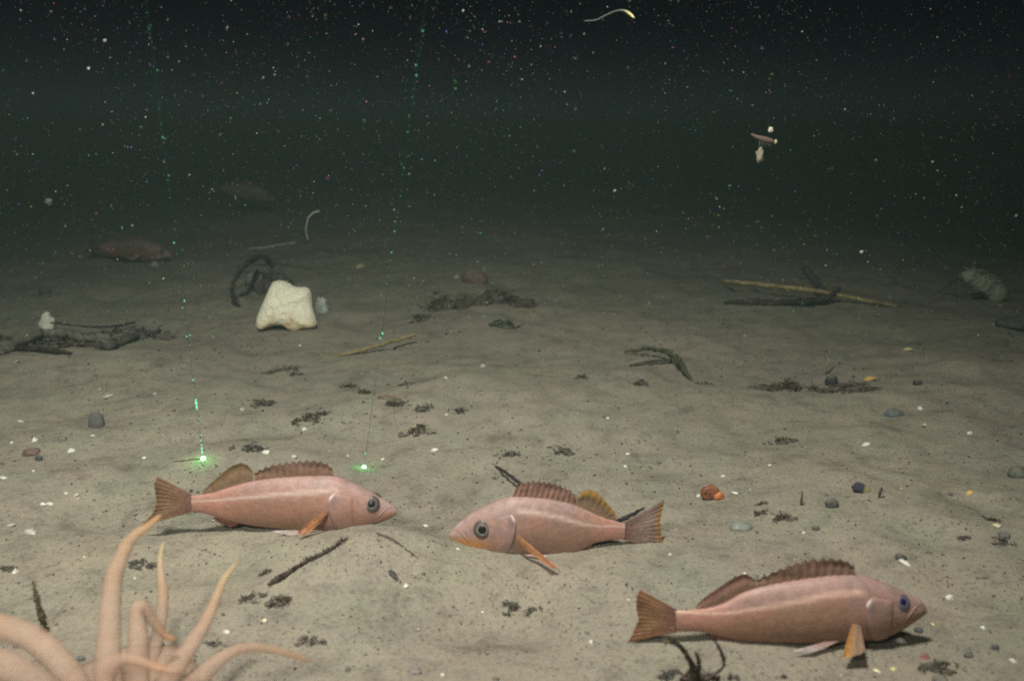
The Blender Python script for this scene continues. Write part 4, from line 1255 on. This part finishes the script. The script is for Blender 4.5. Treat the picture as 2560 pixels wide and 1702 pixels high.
for px, py, sz in KNOWN: pool.append((px, py, sz, rs.uniform(.35, .75)))
while len(pool) < 300:
    px, py = rs.uniform(-20, 2580), 900 * rs.random() ** 1.25 - 15
    pool.append((px, py, 2.8 + 3.6 * rs.random() ** 4, rs.uniform(.32, 1.0)))
for i, (px, py, sz, d) in enumerate(pool):
    o = protos[i] if i < len(protos) else protos[rs.randrange(len(protos))].copy()
    if i >= len(protos): C.objects.link(o)
    o.location = at_depth(px, py, d)
    r = sz / 2 * d / F
    o.scale = (r, r, r)
    o.rotation_euler = (rs.uniform(-.5, .5), -.75 + rs.uniform(-.5, .5), rs.uniform(-.6, .6))
    tag(o, LAB, 'marine snow', 'flecks of marine snow in the water')
def fine_snow():
    rnd = random.Random(5); m = MB()
    T = [(1, 0, 0), (-1, 0, 0), (0, 1, 0), (0, -1, 0), (0, 0, 1), (0, 0, -1)]
    Q = [(0, 2, 4), (2, 1, 4), (1, 3, 4), (3, 0, 4), (2, 0, 5), (1, 2, 5), (3, 1, 5), (0, 3, 5)]
    for _ in range(21000):
        px, py = rnd.uniform(-60, 2620), 1120 * rnd.random() ** 1.25 - 40
        if rnd.random() < .55 * max(0, nz(px / 330, py / 260, 4) + .15) * 2: continue
        d = rnd.uniform(.28, 1.5)
        p = at_depth(px, py, d)
        if p.z < hgt(p.x, p.y) + .01: continue
        r = (.58 + 1.0 * rnd.random() ** 5) * d / F
        st = 1 + 1.6 * rnd.random() ** 2
        ax = (Vector((-.7, 0, .7)) + Vector((rnd.uniform(-.5, .5), rnd.uniform(-.5, .5), rnd.uniform(-.5, .5)))).normalized()
        vs = []
        for t in T:
            v = Vector(t) * r * rnd.uniform(.7, 1.2)
            v += ax * v.dot(ax) * (st - 1)
            vs.append(p + v)
        m.add(vs, Q, None, tuple(k * (.16 + .6 * rnd.random() ** 2.5) for k in (1, .98, .92)))
    o = m.build('fine_marine_snow', M_SNOW)
    tag(o, 'countless finer specks of marine snow suspended in the water', 'marine snow', kind='stuff')
fine_snow()

def drifter(name, label, cat, pts, col, d, colhead=None):
    n = 30
    P = resample([(a, b, c) for a, b, c in pts], n, 3)
    m = MB()
    p3 = [at_depth(a[0], a[1], d) for a in P]
    o_ = p3[n // 2].copy()
    cols = [mix(col, colhead or col, sstep(.7, .95, i / (n - 1))) for i in range(n)]
    m.tube(p3, [a[2] / 2 * d / F for a in P], 8, cols=cols)
    o = m.build(name, M_SNOW, origin=o_)
    tag(o, label, cat)
drifter('arrow_worm', 'thin curved arrow worm with a bright yellowish head near the top edge', 'sea worm',
        [(1462, 53, 3), (1490, 52, 3), (1512, 40, 3), (1540, 27, 3), (1560, 26, 5), (1574, 34, 8), (1586, 46, 4)], (.16, .17, .15), .42, (.95, .9, .45))
drifter('drifting_thread', 'pale curved thread drifting right of the far hovering fish', 'thread',
        [(798, 528, 4), (782, 532, 4), (770, 545, 3), (764, 575, 2), (770, 600, 2)], (.5, .52, .48), .9)
def krill():
    d = .55
    P = [(1878, 335, 4), (1890, 342, 9), (1905, 347, 14), (1920, 351, 15), (1930, 353, 11), (1938, 355, 5)]
    o_ = at_depth(1910, 348, d)
    root = empty('krill', o_)
    tag(root, 'small brownish shrimp-like krill drifting at the upper right', 'krill')
    m = MB(); Q = resample(P, 22, 2)
    m.tube([at_depth(a[0], a[1], d) - o_ for a in Q], [a[2] / 2 * d / F for a in Q], 8, (.22, .16, .14))
    m.build('body', M_SNOW, root)
    m = MB()
    for k in range(6):
        a = at_depth(1900 + k * 6, 353, d) - o_
        m.tube([a, a + Vector((-.0008, -.0005, -.0035))], [.00025, .00012], 5, (.25, .2, .18))
    m.build('legs', M_SNOW, root)
    m = MB(); lump_mesh(m, at_depth(1939, 355, d) - o_, .0011, .0011, .0014, (.7, .66, .45), 1, .2, 2, 0)
    m.build('eye', M_SNOW, root)
krill()
def blob(name, label, px, py, w, h, d, col, seed):
    m = MB(); r = d / F / 2
    lump_mesh(m, (0, 0, 0), w * r, w * r, h * r, col, seed, .55, 3, 0, freq=2.1)
    o = m.build(name, M_SNOW); o.location = at_depth(px, py, d)
    tag(o, label, 'marine snow')
blob('marine_snow_clot', 'larger yellow-grey clot drifting just below the krill', 1899, 388, 20, 36, .5, (.40, .36, .26), 3)
blob('marine_snow_clot', 'bright whitish clot drifting just above the krill', 1927, 325, 12, 14, .5, (.80, .78, .66), 9)
blob('marine_snow_clot', 'pale fuzzy clot drifting at far left above the dim reddish fish', 123, 505, 18, 18, .6, (.14, .15, .14), 14)
